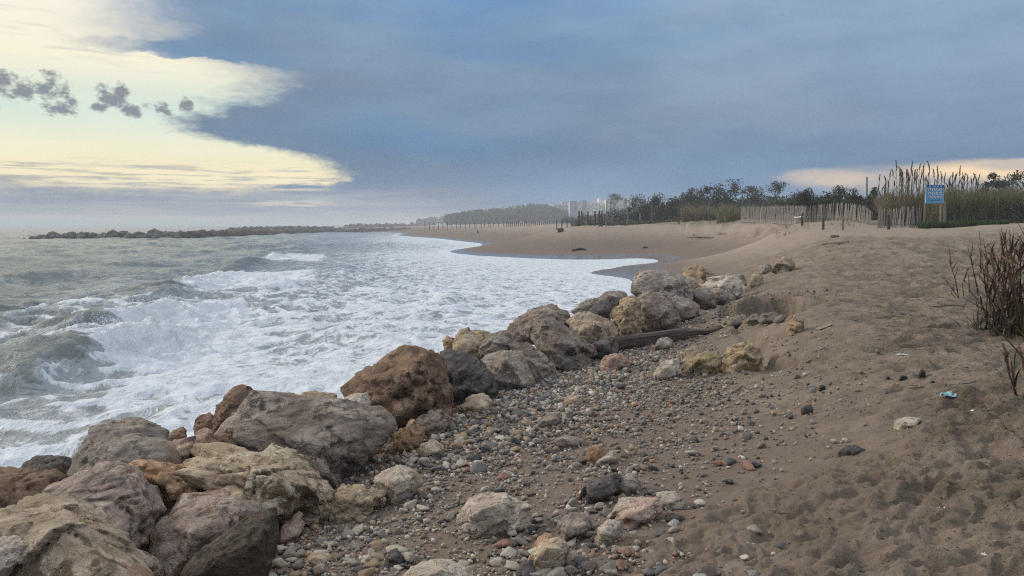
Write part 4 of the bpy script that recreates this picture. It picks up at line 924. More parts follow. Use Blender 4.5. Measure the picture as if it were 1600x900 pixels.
def tree(u, vtop, vcrown, wpx, D, mat, label, n=900, leaf=.22, bare=False, flat=1.0, name="tree", group=None, seed=0):
    VG[0] += 1; R_ = np.random.default_rng(3000 + VG[0] + seed)
    p = PD(u, vtop, D); x0, ztop = p[0], p[2]; z0 = zg(x0, D) - .2; Hh = ztop - z0; W_ = wpx / F * D / 2; hc = max(Hh - (vcrown - vtop) / F * D, Hh * .15)
    root = empty(name, (x0, D, z0)); tag(root, label, "tree", group); mb = MB(); tips = []
    def branch(p0, d, L, r, lev):
        p1 = p0 + d * L * .5 + Vector(R_.normal(0, .06, 3)) * L; p2 = p0 + d * L + Vector(R_.normal(0, .10, 3)) * L
        mb.tube([p0, p1, p2], [r, r * .8, r * .55], 5)
        if lev == 0: tips.append(p2); tips.append(p1); return
        for k in range(int(R_.integers(3, 5))):
            dd = (d * .75 + Vector((R_.normal(0, .55), R_.normal(0, .55), R_.uniform(.05, .5) * flat))).normalized()
            branch(p2 if R_.random() > .3 else p1, dd, L * R_.uniform(.55, .8), r * .55, lev - 1)
    r0 = .035 * Hh * .5 + .03; t1 = Vector((R_.normal(0, .03) * Hh, 0, hc)); mb.tube([(0, 0, 0), t1 * .5 + Vector((R_.normal(0, .1), 0, 0)), t1], [r0, r0 * .85, r0 * .7], 7)
    for k in range(4): branch(t1, Vector((math.cos(k * 1.57 + 1) * .7, math.sin(k * 1.57 + 1) * .7, .8)).normalized(), (Hh - hc) * .38, r0 * .55, 2)
    T_ = np.array([t[:] for t in tips]); mx_ = np.abs(T_[:, 0]).max(); sx = W_ / mx_; zz = T_[:, 2].max(); sz = (Hh - hc) / max(zz - hc, .1)
    fx = lambda a: np.stack([a[..., 0] * sx, a[..., 1] * sx, np.where(a[..., 2] > hc, hc + (a[..., 2] - hc) * sz, a[..., 2])], -1)
    T_ = fx(T_); mb.v = [Vector(v) for v in fx(np.array([v[:] for v in mb.v]))]
    mb.build("trunk", BARK, root)
    if not bare:
        pick = R_.integers(len(T_), size=n); P = T_[pick] + R_.normal(0, .10 * W_ + .12, (n, 3)) * np.array([1, 1, .7])
        P[:, 2] = np.minimum(P[:, 2], Hh)
        link("crown", leaf_mesh("crown", P, leaf, R_, .5, .1), LM[mat], root)
    return root
SG = "shrubs behind the dune fence"
shrub(1238, 1292, 298, 66, 'dark', "long dark evergreen shrub behind the left half of the paling fence", 2600)
shrub(1283, 1322, 293, 68, 'dark', "dark rounded shrub left of the bare tree behind the fence", 2200)
shrub(1318, 1350, 307, 64, 'dark', "low dark shrub under the bare tree behind the fence", 1500)
shrub(1344, 1378, 296, 63, 'dark', "dark shrub beside the thin mast behind the fence", 1900)
shrub(1368, 1412, 304, 58, 'dark', "dark shrub behind the right end of the fence at the tall reeds", 1900)
shrub(1004, 1066, 305, 108, 'dark', "domed dark evergreen bush above the beach posts", 2600, .2)
shrub(976, 1016, 319, 107, 'bluegrey', "greyish bush left of the domed dark evergreen", 1500, .2)
shrub(930, 985, 327, 108, 'grey', "low grey brown scrub in front of the white apartments", 1600, .2)
shrub(890, 940, 334, 118, 'grey', "lowest patch of scrub by the row of dark posts", 1200, .2)
shrub(1060, 1112, 298, 104, 'grey', "brownish bare looking scrub right of the domed evergreen", 1500, .2)
shrub(1106, 1156, 300, 100, 'bluegrey', "grey green bush under the tall ragged tree", 1700, .2)
shrub(1150, 1212, 296, 98, 'bluegrey', "grey green thicket between the ragged tree and the slender tree", 2000, .2)
shrub(1200, 1262, 301, 92, 'grey', "dull olive thicket under the slender tree", 2000, .2)
shrub(1528, 1572, 272, 78, 'dark', "dark leafy tree top rising over the reeds near the right edge", 2600, .18)
shrub(1562, 1625, 268, 74, 'dark', "dark tree top at the right edge above the reeds", 2600, .18)
shrub(1576, 1650, 304, 45, 'dark', "dark bush in front of the reeds at the right edge", 2400, .12)
tree(1131, 279, 318, 64, 104, 'bluegrey', "tall ragged tree with open clumped crown on the skyline", 950, .26)
tree(1103, 290, 318, 22, 106, 'bluegrey', "small ragged tree left of the tall ragged one", 350, .24)
tree(1215, 283, 312, 26, 110, 'bluegrey', "slender tree with a small round crown on the skyline", 480, .24)
tree(1184, 291, 312, 40, 112, 'bluegrey', "flat crowned pine between the ragged and the slender trees", 500, .22, flat=.3)
tree(1085, 294, 318, 26, 110, 'grey', "thin brownish tree right of the domed evergreen", 260, .22)
tree(1068, 300, 320, 20, 112, 'bluegrey', "little tree just right of the domed evergreen top", 260, .22)
tree(994, 304, 330, 30, 190, 'bluegrey', "bushy tree right of the white apartments", 520, .4)
tree(960, 303, 322, 24, 330, 'bluegrey', "umbrella pine rising over the white apartments", 500, .6, flat=.25)
tree(1328, 289, 312, 46, 72, 'grey', "bare leafless tree behind the paling fence", bare=True)
tree(1313, 291, 312, 30, 74, 'grey', "smaller bare tree left of the leafless one", bare=True, seed=5)
# reed masses
def reed_bed(us, D0, D1, vtop_fn, n, mat, label, width=.035, hmul=1.0, name="reed_bed", minh=.35, lean=.13, droop=.25):
    VG[0] += 1; R_ = np.random.default_rng(4000 + VG[0])
    u = R_.uniform(us[0], us[1], n); D = R_.uniform(D0, D1, n); x = (u - 800) / F * D * (1 / (CP)) ; x = PD(u, 350 + 0 * u, D)[:, 0]
    z = ground(x, D, False); top = np.array([PD(a, vtop_fn(a), d)[2] for a, d in zip(u, D)]) if vtop_fn else z + .42 * sstep(fbm(x / .9, D / .9, oct=2), -.35, .5) + .05
    hh = np.maximum((top - z) * R_.uniform(minh, 1.0, n) ** .8, .3 if vtop_fn else .06)
    o = link(name, blade_mesh(name, np.stack([x, D, z - .05], -1), hh * hmul, R_, width, lean, droop, seg=2), LM[mat]); return tag(o, label, "reeds", kind='stuff')
reed_bed((1064, 1162), 92, 104, lambda u: 317 + 3 * math.sin(u * .21), 9000, 'straw', "brown reed bed on top of the eroded dune", .05)
reed_bed((1120, 1250), 82, 98, lambda u: 315 + 4 * math.sin(u * .17) + (u - 1120) * .03, 10000, 'reedgreen', "yellow green reed bed behind the eroded dune", .05)
reed_bed((1375, 1478), 48, 54, lambda u: 297 + 6 * math.sin(u * .19) - (u - 1375) * .08, 9000, 'straw', "mass of tall brown reeds behind the blue sign", .045)
reed_bed((1450, 1640), 46.5, 54, lambda u: 284 + 4 * math.sin(u * .13) , 15000, 'reedgreen', "yellowish reed thicket right of the blue sign", .04)
reed_bed((1462, 1640), 46.5, 53, lambda u: 290 + 5 * math.sin(u * .23), 9000, 'straw', "dry brown reeds mixed in the thicket right of the sign", .04)
reed_bed((1436, 1575), 43.5, 46.3, lambda u: 341 + 2 * math.sin(u * .3), 9000, 'grass', "green grass at the foot of the reeds", .03, lean=.4, droop=.5, name="grass")
reed_bed((1212, 1345), 46, 56, None, 1300, 'dune', "dry yellowish dune grass along the paling fence", .025, lean=.6, droop=.5, name="dune_grass")
reed_bed((900, 1062), 94, 106, lambda u: 343 + 2 * math.sin(u * .4), 3600, 'grey', "low grey ground scrub among the beach posts", .12, lean=.6, droop=.5, name="scrub")
# tall plumed reeds, one by one
R_ = np.random.default_rng(77)
tops = [(1401,252),(1411,256),(1424,253),(1437,252),(1453,251),(1385,270),(1391,266),(1396,262),(1406,261),(1417,263),(1430,259),(1444,258),(1460,262),(1466,266),(1379,284),(1376,292),(1389,277),(1410,270),(1421,268),(1433,266),(1447,268),(1398,275),
        (1489,264),(1500,262),(1493,271),(1505,268),(1512,267),(1519,272),(1530,268),(1483,274),(1476,272),(1525,276),(1498,277),(1472,270)] + [(float(R_.normal(1428, 24)), float(R_.uniform(256, 290))) for _ in range(24)] + [(float(R_.uniform(1480, 1535)), float(R_.uniform(268, 284))) for _ in range(10)]
plume_me = []
for k in range(4):
    P = []; n_ = 90; t_ = R_.random(n_); a = R_.uniform(0, 6.28, n_); rr_ = .036 * np.sin(np.pi * np.clip(t_ * .9 + .1, 0, 1)) * R_.random(n_) ** .5
    P = np.stack([np.cos(a) * rr_ + .10 * t_ ** 2, np.sin(a) * rr_, t_ * .55], -1); me = leaf_mesh("plume", P, .11, R_, .3, 2.6); me.materials.append(LM['plume']); plume_me.append(me)
for k, (u, v) in enumerate(tops):
    D = float(R_.uniform(48.5, 53)); tp = PD(u, v, D); bx = tp[0] - R_.normal(0, .25); z0 = zg(bx, D); h_ = tp[2] - z0 - .6
    root = empty("giant_reed", (bx, D, z0)); tag(root, "tall plumed giant reed standing above the thicket left of the sign" if u < 1470 else "tall plumed giant reed standing above the thicket right of the sign", "reed", "plumed reeds left of the sign" if u < 1470 else "plumed reeds right of the sign")
    top = Vector((tp[0] - bx, 0, h_)); mb = MB(); mb.tube([(0, 0, 0), top * .5 + Vector((R_.normal(0, .05), 0, 0)), top], [.02, .017, .012], 5); mb.build("stalk", STALK, root)
    nl = 9; zb = R_.uniform(.35, .95, nl) * h_; B_ = np.stack([top.x * zb / h_, 0 * zb, zb], -1); link("leaves", blade_mesh("leaves", B_, R_.uniform(.4, .75, nl), R_, .045, .7, .6), LM['straw'], root)
    pl = link("plume", plume_me[k % 4], None, root, tuple(top)); pl.scale = (1, 1, float(R_.uniform(.6, 1.3))); pl.rotation_euler = (0, float(R_.normal(0, .12)), float(R_.uniform(0, 6.28)))

# ------------------------------------------------------------------ foreground dry reed clump on the right
DSTALK = flat_mat("dry_dark_stalk", (.095,.058,.038), .8, .4)
def reed_clump(name, stems, label, cat="reed clump"):
    """stems: base pixel (u,v), top pixel (u,v), number of leaves"""
    pts = [hit(s[0], s[1]) for s in stems]; base = np.mean(pts, 0); root = empty(name, tuple(base)); tag(root, label, cat)
    for (ub, vb, ut, vt, nl), p in zip(stems, pts):
        D = p[1] + R_.normal(0, .12); tp = PD(ut, vt, D); q0 = Vector(p - base); q1 = Vector(tp - base); mid = (q0 + q1) / 2 + Vector(R_.normal(0, .03, 3))
        mb = MB(); mb.tube([q0 - Vector((0, 0, .04)), mid, q1], [.010, .008, .004], 5); st = mb.build("stalk", DSTALK, root, smooth=True)
        L = (q1 - q0).length
        for j in range(nl):
            t_ = R_.uniform(.35, 1.0) ** .8; c = q0 * (1 - t_) ** 2 + mid * 2 * t_ * (1 - t_) + q1 * t_ ** 2
            me = blade_mesh("leaf", np.array([[0., 0, 0]]), np.array([R_.uniform(.16, .38)]), R_, .028, .55, .8, seg=4)
            lf = link("leaf", me, LM['dry' if R_.random() < .72 else 'drygreen'], st, tuple(c)); lf.rotation_euler = (float(R_.normal(0, .25)), float(R_.normal(0, .25)), 0)
    return root
R_ = np.random.default_rng(501)
stems = []
for k in range(46):
    ub = R_.uniform(1556, 1690); ut = ub + R_.normal(-12, 22); vt = np.interp(ut, [1530, 1550, 1570, 1590, 1610, 1690], [408, 372, 362, 345, 330, 330]) + abs(R_.normal(0, 34)); stems.append((ub, R_.uniform(510, 532), ut, vt, int(R_.integers(4, 7))))
for k in range(8): stems.append((R_.uniform(1556, 1600), R_.uniform(516, 530), R_.uniform(1540, 1600), R_.uniform(425, 490), 3))
rc = reed_clump("reed_clump", stems, "dense clump of dry brown reeds cut by the right edge")
n_ = 800; ub = R_.uniform(1550, 1700, n_); tt_ = R_.random(n_) ** .8; bp = np.array([hit(u, 521) for u in np.linspace(1550, 1700, 24)]); q_ = np.stack([np.interp(ub, np.linspace(1550, 1700, 24), bp[:, k]) for k in range(3)], -1)
q_[:, 1] += R_.normal(0, .22, n_); q_[:, 0] += R_.normal(0, .05, n_) - .12 * tt_; q_[:, 2] += tt_ * np.interp(ub, [1550, 1590, 1700], [.75, 1.15, 1.4]) - .02
lm_ = blade_mesh("dead_leaves", q_ - np.array(rc.location), R_.uniform(.12, .34, n_), R_, .022, .9, 1.0, seg=3); dl = link("dead_leaves", lm_, LM['dry'], rc); dl["kind"] = 'stuff'
q2 = q_[:500].copy(); q2[:, 2] -= tt_[:500] * .8; dl = link("green_leaves", blade_mesh("green_leaves", q2 - np.array(rc.location), R_.uniform(.15, .4, 500), R_, .024, .9, .9, seg=3), LM['drygreen'], rc); dl["kind"] = 'stuff'
reed_clump("reed_clump", [(1499,468,1483,408,4),(1497,466,1490,442,2),(1507,468,1512,420,3),(1531,459,1516,398,5),(1529,461,1512,385,4),(1541,458,1536,372,6),(1541,458,1530,362,7),(1505,469,1484,447,2)], "sparse young dry reeds left of the dense clump")
reed_clump("reed_clump", [(1594,625,1568,548,4),(1596,628,1600,560,5),(1600,626,1615,545,5),(1590,622,1585,575,3)], "small dead reed tuft at the right edge below the clump")
# ------------------------------------------------------------------ paling fences, posts, sign
def pale_mesh():
    mb = MB(); hh = 1.2
    mb.v = [Vector(v) for v in ((-.02,-.008,0),(.02,-.008,0),(.02,.008,0),(-.02,.008,0),(-.018,-.006,hh*.55),(.019,-.006,hh*.55),(.019,.007,hh*.55),(-.018,.007,hh*.55),(-.013,-.005,hh),(.013,-.005,hh*1.01),(.013,.005,hh*1.01),(-.013,.005,hh))]
    for a in (0, 4):
        for k in range(4): mb.f.append((a + k, a + (k + 1) % 4, a + 4 + (k + 1) % 4, a + 4 + k))
    mb.f += [(0, 3, 2, 1), (8, 9, 10, 11)]
    me = mb.mesh("pale"); me.materials.append(PALE); return me
PALE = flat_mat("grey_chestnut_pale", (.30,.275,.25), .9, .45, 5)
WIRE = flat_mat("rusty_wire", (.10,.085,.075), .7)
PME = [pale_mesh() for _ in range(2)]
def paling(line, label, gap=.072, hscale=1.0):
    """line: (u, base v, top v, D) along the fence"""
    L = [(PD(u, vb, D), PD(u, vt, D)) for u, vb, vt, D in line]; base = L[0][0]; root = empty("paling_fence", tuple(base)); tag(root, label, "fence")
    top_line = []
    for (b0, t0), (b1, t1) in zip(L, L[1:]):
        n = max(2, int(np.linalg.norm((b1 - b0)[:2]) / gap)); ang_ = math.atan2(b1[1] - b0[1], b1[0] - b0[0])
        for k in range(n):
            f_ = (k + .5) / n; p = b0 + (b1 - b0) * f_; tp = t0 + (t1 - t0) * f_; hgt = (tp[2] - p[2]) * (1 + R_.normal(0, .035))
            o = bpy.data.objects.new("pale", PME[k % 2]); COL.objects.link(o); o.parent = root; o.location = tuple(p - base - np.array([0, 0, .12])); o.scale = (float(R_.uniform(.75, 1.35)), 1, (hgt + .12) / 1.2)
            o.rotation_euler = (float(R_.normal(-.03, .05)), float(R_.normal(.02, .05)), ang_)
    for fr in (.22, .52, .82):
        mb = MB(); mb.tube([tuple(b + (t - b) * fr - base + np.array([0, -.02, 0])) for b, t in L], [.006] * len(L), 4); mb.build("wire", WIRE, root)
    return root
R_ = np.random.default_rng(61)
paling([(1158,345,324,77),(1200,346,323,68),(1245,348,322,57),(1258,348,322,55)], "leaning grey paling fence section furthest left above the eroded dune", .056)
paling([(1256,348,323,54),(1275,347,321,54),(1300,347,318,53),(1320,348,317,52),(1338,351,320,50.5),(1352,353,324,49),(1360,356,331,47.5)], "long middle section of grey paling fence bulging upwards", .058)
paling([(1370,357,324,46),(1385,357,327,46),(1400,357,326,45.5),(1420,357,324,45),(1432,356,323,45),(1438,355,327,45)], "right hand grey paling fence section next to the blue sign", .058)
def post(u, vb, vt, D, r, mat, label, group=None, lean=0.0, name="post"):
    g_ = hit(u, vb)
    if abs(g_[1] - D) / D < .35: r *= g_[1] / D; D = g_[1]
    b = PD(u, vb, D); tp = PD(u + lean, vt, D); q = Vector(tp - b); mb = MB(); k = R_.normal(0, .01, 2)
    mb.tube([(0, 0, -.35), (q.x * .5 + k[0], k[1], q.z * .5), (q.x, 0, q.z - r * .5), (q.x, 0, q.z)], [r, r * .97, r * .93, r * .6], 8)
    return tag(mb.build(name, mat, None, tuple(b), smooth=False), label, "post", group)
post(1230,349,334,51,.07,WOODG,"grey post holding the left end of the white rope"); post(1254,352,333,49.5,.08,WOODD,"dark post holding the right end of the white rope")
mb = MB(); a_, b_ = PD(1230,335,hit(1230,349)[1]), PD(1254,338,hit(1254,352)[1]); q = [Vector(a_ + (b_ - a_) * t + np.array([0, -.08, -.14 * math.sin(math.pi * t)]) ) for t in np.linspace(0, 1, 9)]; base_ = q[0].copy()
tag(mb.tube([v - base_ for v in q], [.035] * 9, 6).build("rope", flat_mat("white_rope", (.72,.72,.70), .7, .1), None, tuple(base_), True), "white rope sagging between two short posts", "rope")
post(1286.5,358,339,45,.075,WOODD,"short dark post in the sand left of centre before the fence"); post(1317,360,341,43.5,.06,WOODT,"short tan post nearest the camera before the fence"); post(1388.5,358,335,44.5,.085,WOODD,"dark post standing right in front of the right fence section")
post(1354.5,330,276,66,.07,WOODG,"thin tall mast behind the paling fence", name="mast"); post(1221,348,327,55,.05,WOODG,"thin pale post at the left fence section")
for k, (u, vb, vt, r, mt_, lb, ln) in enumerate(((904,352,329,.10,WOODD,"tallest dark leaning post at the left of the beach posts",1.0),(910,351,329,.09,WOODD,"dark leaning post second in the row of beach posts",-1.2),(918.5,350,330,.07,WOODD,"dark post third from left among the beach posts",0),
      (929.5,349,330,.09,WOODD,"dark post fourth from left among the beach posts",0),(937,353,329,.11,WOODD,"thick dark post nearest the water among the beach posts",-.6),(940.5,349,329,.08,WOODD,"dark post directly behind the thick beach post",0),
      (947,353,335,.05,WOODG,"thin grey post right of the thick beach post",0),(980,348,322,.045,WOODG,"thin pale pole in front of the grey scrub",0),(1000.5,350,333,.10,WOODG,"pale stump like post below the domed evergreen",0),
      (1018.5,349,320,.045,WOODG,"thin pole in front of the domed evergreen",0),(1061,348,320,.08,WOODD,"dark post at the left end of the brown reed bed",0),(1108,344,313,.04,WOODG,"thin pole in the yellow green reeds",0))):
    post(u, vb, vt, 90 if vb > 348 else 93, r, mt_, lb, "weathered posts on the upper beach", ln)
# far row of posts and rail
root = None; far = []
for u in list(range(664, 742, 7)) + [744, 752, 757, 763, 766, 771, 779, 787]: far.append((u, float(np.interp(u, [660, 790], [356.5, 354.2])), float(np.interp(u, [660, 790], [347.5, 346])), 240))
for u in range(792, 866, 3): far.append((u, float(np.interp(u, [790, 866], [354, 353])), 346 + R_.normal(0, 1.2), 200))
for u in (870, 878, 886, 894): far.append((u, 353.5, 343.5, 130))
b0 = PD(*far[0][:2], far[0][3]); root = tag(empty("post_and_rail_fence", tuple(b0)), "long faint fence of short posts across the far end of the beach", "fence")
for u, vb, vt, D in far:
    b_ = PD(u, vb, D); h_ = PD(u, vt, D)[2] - b_[2]; mb = MB(); mb.box((0, 0, h_ / 2 - .3), (.16, .16, h_ + .6)); mb.build("post", WOODD, root, tuple(b_ - b0))
mb = MB(); mb.tube([tuple(PD(u, vb - 5, D) - b0) for u, vb, vt, D in far[:20]], [.05] * 20, 4); mb.build("rail", WOODG, root)
post(746.5, 364.5, 359.5, 150, .12, WOODD, "little dark stump in the shallow water streak far down the beach", name="stump")

# the blue information sign
b0 = PD(1458, 355.5, 44.6); sg = tag(empty("beach_sign", tuple(b0)), "blue beach rules sign with rows of pictograms on wooden posts", "sign")
SB = flat_mat("sign_blue", (.11,.33,.62), .45, .06); SL = flat_mat("sign_light_blue_rim", (.40,.62,.80), .45, .05); SD = flat_mat("sign_dark_blue", (.035,.10,.36), .45, .05); SW = flat_mat("sign_white", (.78,.80,.82), .5, .04); SK = flat_mat("sign_navy", (.02,.035,.10), .5, .05)
S_ = 44.6 / F
def sp(u, v): return ((u - 1458) * S_, (355.5 - v) * S_)
def rect(name, u0, v0, u1, v1, y0, th, mat, parent):
    x0, z0 = sp(u0, v1); x1, z1 = sp(u1, v0); mb = MB(); mb.box(((x0 + x1) / 2, y0 - th / 2, (z0 + z1) / 2), (x1 - x0, th, z1 - z0)); return mb.build(name, mat, parent)
for u, nm in ((1445, "post"), (1470.8, "post")):
    mb = MB(); x, z = sp(u, 292); mb.tube([(x, .07, -.3), (x, .07, z * .5), (x, .07, z)], [.06, .058, .055], 8); mb.build(nm, WOODT, sg)
bd = rect("board", 1444, 289.8, 1472.3, 318, 0, .03, SL, sg); hd = rect("header", 1444, 289.5, 1472.3, 293.3, -.031, .012, SD, sg)
for i_, w_ in enumerate((3.4, 5.0, 4.2, 3.0)): rect("lettering", 1448 + i_ * 5.8, 290.8, 1448 + i_ * 5.8 + w_, 292.2, -.044, .003, SL, hd)
face = rect("face", 1445.0, 293.6, 1471.4, 317.0, -.031, .006, SB, sg)
mt_rot = lambda a: Matrix.Rotation(a, 3, 'Y')
for r_ in range(3):
    for c_ in range(5 if r_ == 2 else 4):
        step = 5.7 if r_ < 2 else 4.6; cu = 1449.6 + c_ * step; cvv = 297.0 + r_ * 5.6; x, z = sp(cu, cvv); mb = MB(); y_ = -.039
        ic = 4.2 * S_ if r_ < 2 else 3.4 * S_
        mb.tube([(x, y_, z), (x, y_ - .003, z)], [ic * .55, ic * .55], 12); pic = mb.build("pictogram", SW, face)
        mb = MB(); k_ = (r_ * 5 + c_) % 5
        if k_ == 0: mb.box((x, y_ - .006, z), (ic * .95, .004, ic * .2), R=mt_rot(.78)); mb.box((x - ic * .15, y_ - .006, z - ic * .2), (ic * .3, .0035, ic * .3))
        elif k_ == 1: mb.tube([(x, y_ - .004, z + ic * .15), (x, y_ - .007, z + ic * .15)], [ic * .17] * 2, 8); mb.box((x, y_ - .006, z - ic * .15), (ic * .24, .004, ic * .4))
        elif k_ == 2: mb.box((x, y_ - .006, z), (ic * .9, .004, ic * .18), R=mt_rot(-.78)); mb.box((x + ic * .12, y_ - .006, z + ic * .14), (ic * .34, .0035, ic * .22))
        elif k_ == 3: mb.box((x, y_ - .006, z - ic * .1), (ic * .7, .004, ic * .22)); mb.box((x - ic * .1, y_ - .006, z + ic * .12), (ic * .2, .0035, ic * .3), R=mt_rot(.4))
        else: mb.box((x - ic * .15, y_ - .006, z), (ic * .2, .004, ic * .7)); mb.box((x + ic * .15, y_ - .006, z - ic * .08), (ic * .2, .0035, ic * .5))
        mb.build("symbol", SK, pic)
rect("text_line", 1456, 315.0, 1469, 315.6, -.038, .003, SL, face); rect("text_line", 1452, 313.6, 1466, 314.1, -.038, .003, SK, face)
post(1463.3, 353, 320, 45.6, .035, WOODT, "left of two thin poles behind the blue sign", "thin poles behind the sign"); post(1468.2, 354, 320, 45.6, .035, WOODT, "right of two thin poles behind the blue sign", "thin poles behind the sign")
post(1476, 355.5, 316, 45.0, .075, WOODG, "thick grey post just right of the blue sign")

# ------------------------------------------------------------------ apartments, far woods, breakwaters
WH = flat_mat("white_render", (.74,.73,.70), .85, .08, 1); GB = flat_mat("grey_blue_panel", (.24,.30,.38), .7, .1, 1); GG = flat_mat("grey_green_panel", (.30,.335,.34), .7, .1, 1); DK = flat_mat("dark_panel", (.09,.105,.12), .6, .1, 1); WN = flat_mat("window_glass", (.05,.06,.075), .15, .1, 1); PK = flat_mat("pinkish_render", (.56,.50,.46), .85, .1, 1)
def building(D, u0, u1, vt, label, mat, extra, depth=12):
    b_ = PD((u0 + u1) / 2, 350, D); b_[2] = 2.0; k = D / F; root = tag(empty("apartment_building", tuple(b_)), label, "building"); cu = (u0 + u1) / 2
    def X_(u): return (u - cu) * k
    def Zv(v): return float(PD(cu, v, D)[2]) - 2.0
    def bx(name, a, b__, v0, v1, y0, dp, mt, par=root):
        mb = MB(); mb.box(((X_(a) + X_(b__)) / 2, y0 + dp / 2, (Zv(v0) + Zv(v1)) / 2), (X_(b__) - X_(a), dp, Zv(v0) - Zv(v1))); return mb.build(name, mt, par)
    bx("wall", u0, u1, vt, 352, 0, depth, mat)
    for e in extra:
        if e[0] == 'wall': bx("wall", e[1], e[2], e[3], 352, e[4], depth - 1, e[5])
        elif e[0] == 'panel': bx("panel", e[1], e[2], e[3], e[4], -.35, .34, e[5])
        elif e[0] == 'roof': bx("parapet", e[1], e[2], e[3] - .8, e[3], -.15, depth * .9, e[4])
        elif e[0] == 'win':
            for v in e[2]:
                for u in e[1]:
                    w = bx("window", u - e[3] / 2, u + e[3] / 2, v - e[4] / 2, v + e[4] / 2, -.06, .05, WH); bx("pane", u - e[3] / 2 + .2, u + e[3] / 2 - .2, v - e[4] / 2 + .2, v + e[4] / 2 - .2, -.10, .03, WN, w)
        elif e[0] == 'balc':
            for v in e[2]:
                for u in e[1]: bx("balcony", u - e[3] / 2, u + e[3] / 2, v, v + .9, -1.3, 1.25, WH)
    return root
building(680, 866, 890, 320, "pinkish stepped apartment block at the left of the far buildings", PK, [('wall', 878, 886, 315.5, 3, PK), ('win', (870,875,880,885,888), (323,328,333), 1.8, 2.0), ('win', (880,885), (318,), 1.8, 1.8), ('roof', 866, 876, 320, PK), ('balc', (872.5,), (323.5, 329), 5)])
building(600, 890, 946.5, 317.0, "white apartment block with two tall grey panels", WH, [('panel', 891, 902, 314, 343, GB), ('panel', 909.7, 916.3, 313, 344, GG), ('win', (904.8, 919.5, 926, 931, 936, 943), (320, 325.6, 331), 2.0, 2.0), ('wall', 936, 945, 309.5, 4, WH), ('win', (940,), (311.8,), 2.2, 1.6), ('roof', 917, 935, 317, WH), ('balc', (922, 939.5), (321.2, 327), 4.5), ('roof', 903, 909, 316.2, GG)])
building(590, 946.7, 992, 312, "white apartment block with dark columns at the right of the far buildings", WH, [('panel', 947, 949, 312, 345, DK), ('panel', 952.6, 954.6, 312, 345, DK), ('panel', 955.4, 965.5, 310, 330, GG), ('panel', 974, 979.2, 311.5, 325, DK), ('win', (951, 968.5, 971.5, 983, 988), (316, 322, 328), 1.9, 2.0), ('roof', 966, 974, 312, WH), ('balc', (970, 985.5), (318, 324), 5)])
def mass(label, us, D0, D1, fn, n, leaf, mat, name):
    VG[0] += 1; R2 = np.random.default_rng(6000 + VG[0]); nt_ = n // 220; P = []
    for k in range(nt_):
        u = R2.uniform(*us); D = R2.uniform(D0, D1); tp = PD(u, fn(u) + abs(R2.normal(0, 2.2)), D); hgt = tp[2] - 2.0; w = hgt * R2.uniform(.35, .6); m_ = 220
        d = R2.normal(size=(m_, 3)); d /= np.linalg.norm(d, axis=1)[:, None]; d *= (R2.random(m_) ** .4)[:, None]
        P.append(np.stack([tp[0] + d[:, 0] * w, D + d[:, 1] * w, 2.0 + hgt * (.55 + .45 * d[:, 2])], -1))
    return tag(link(name, leaf_mesh(name, np.concatenate(P), leaf, R2, .7, .1), LM[mat]), label, "woods", kind='stuff')
mass("hazy wood beyond the far end of the beach left of the apartments", (700, 892), 560, 720, lambda u: np.interp(u, [680, 750, 790, 830, 850, 892], [336, 326, 323, 317, 317, 330]), 22000, 1.8, 'bluegrey', "far_woods")
mass("low hazy trees at the far headland", (640, 760), 900, 1050, lambda u: np.interp(u, [640, 700, 760], [345, 333, 331]), 9000, 2.4, 'bluegrey', "far_woods")
mass("hazy trees behind and below the apartments", (880, 1100), 330, 420, lambda u: np.interp(u, [880, 940, 1000, 1060, 1100], [338, 333, 318, 312, 312]), 14000, 1.0, 'bluegrey', "far_woods")
mass("distant dark trees along the inland skyline", (1060, 1420), 150, 230, lambda u: np.interp(u, [1060, 1160, 1240, 1300, 1420], [306, 303, 302, 306, 312]), 13000, .6, 'bluegrey', "far_woods")
mass("continuous grey green scrub below the skyline trees", (995, 1420), 112, 140, lambda u: np.interp(u, [995, 1060, 1160, 1260, 1420], [318, 308, 305, 305, 308]), 20000, .4, 'bluegrey', "far_woods")
mass("dark scrub behind the paling fence", (1235, 1420), 70, 95, lambda u: np.interp(u, [1235, 1300, 1420], [306, 301, 304]), 16000, .22, 'dark', "thicket")
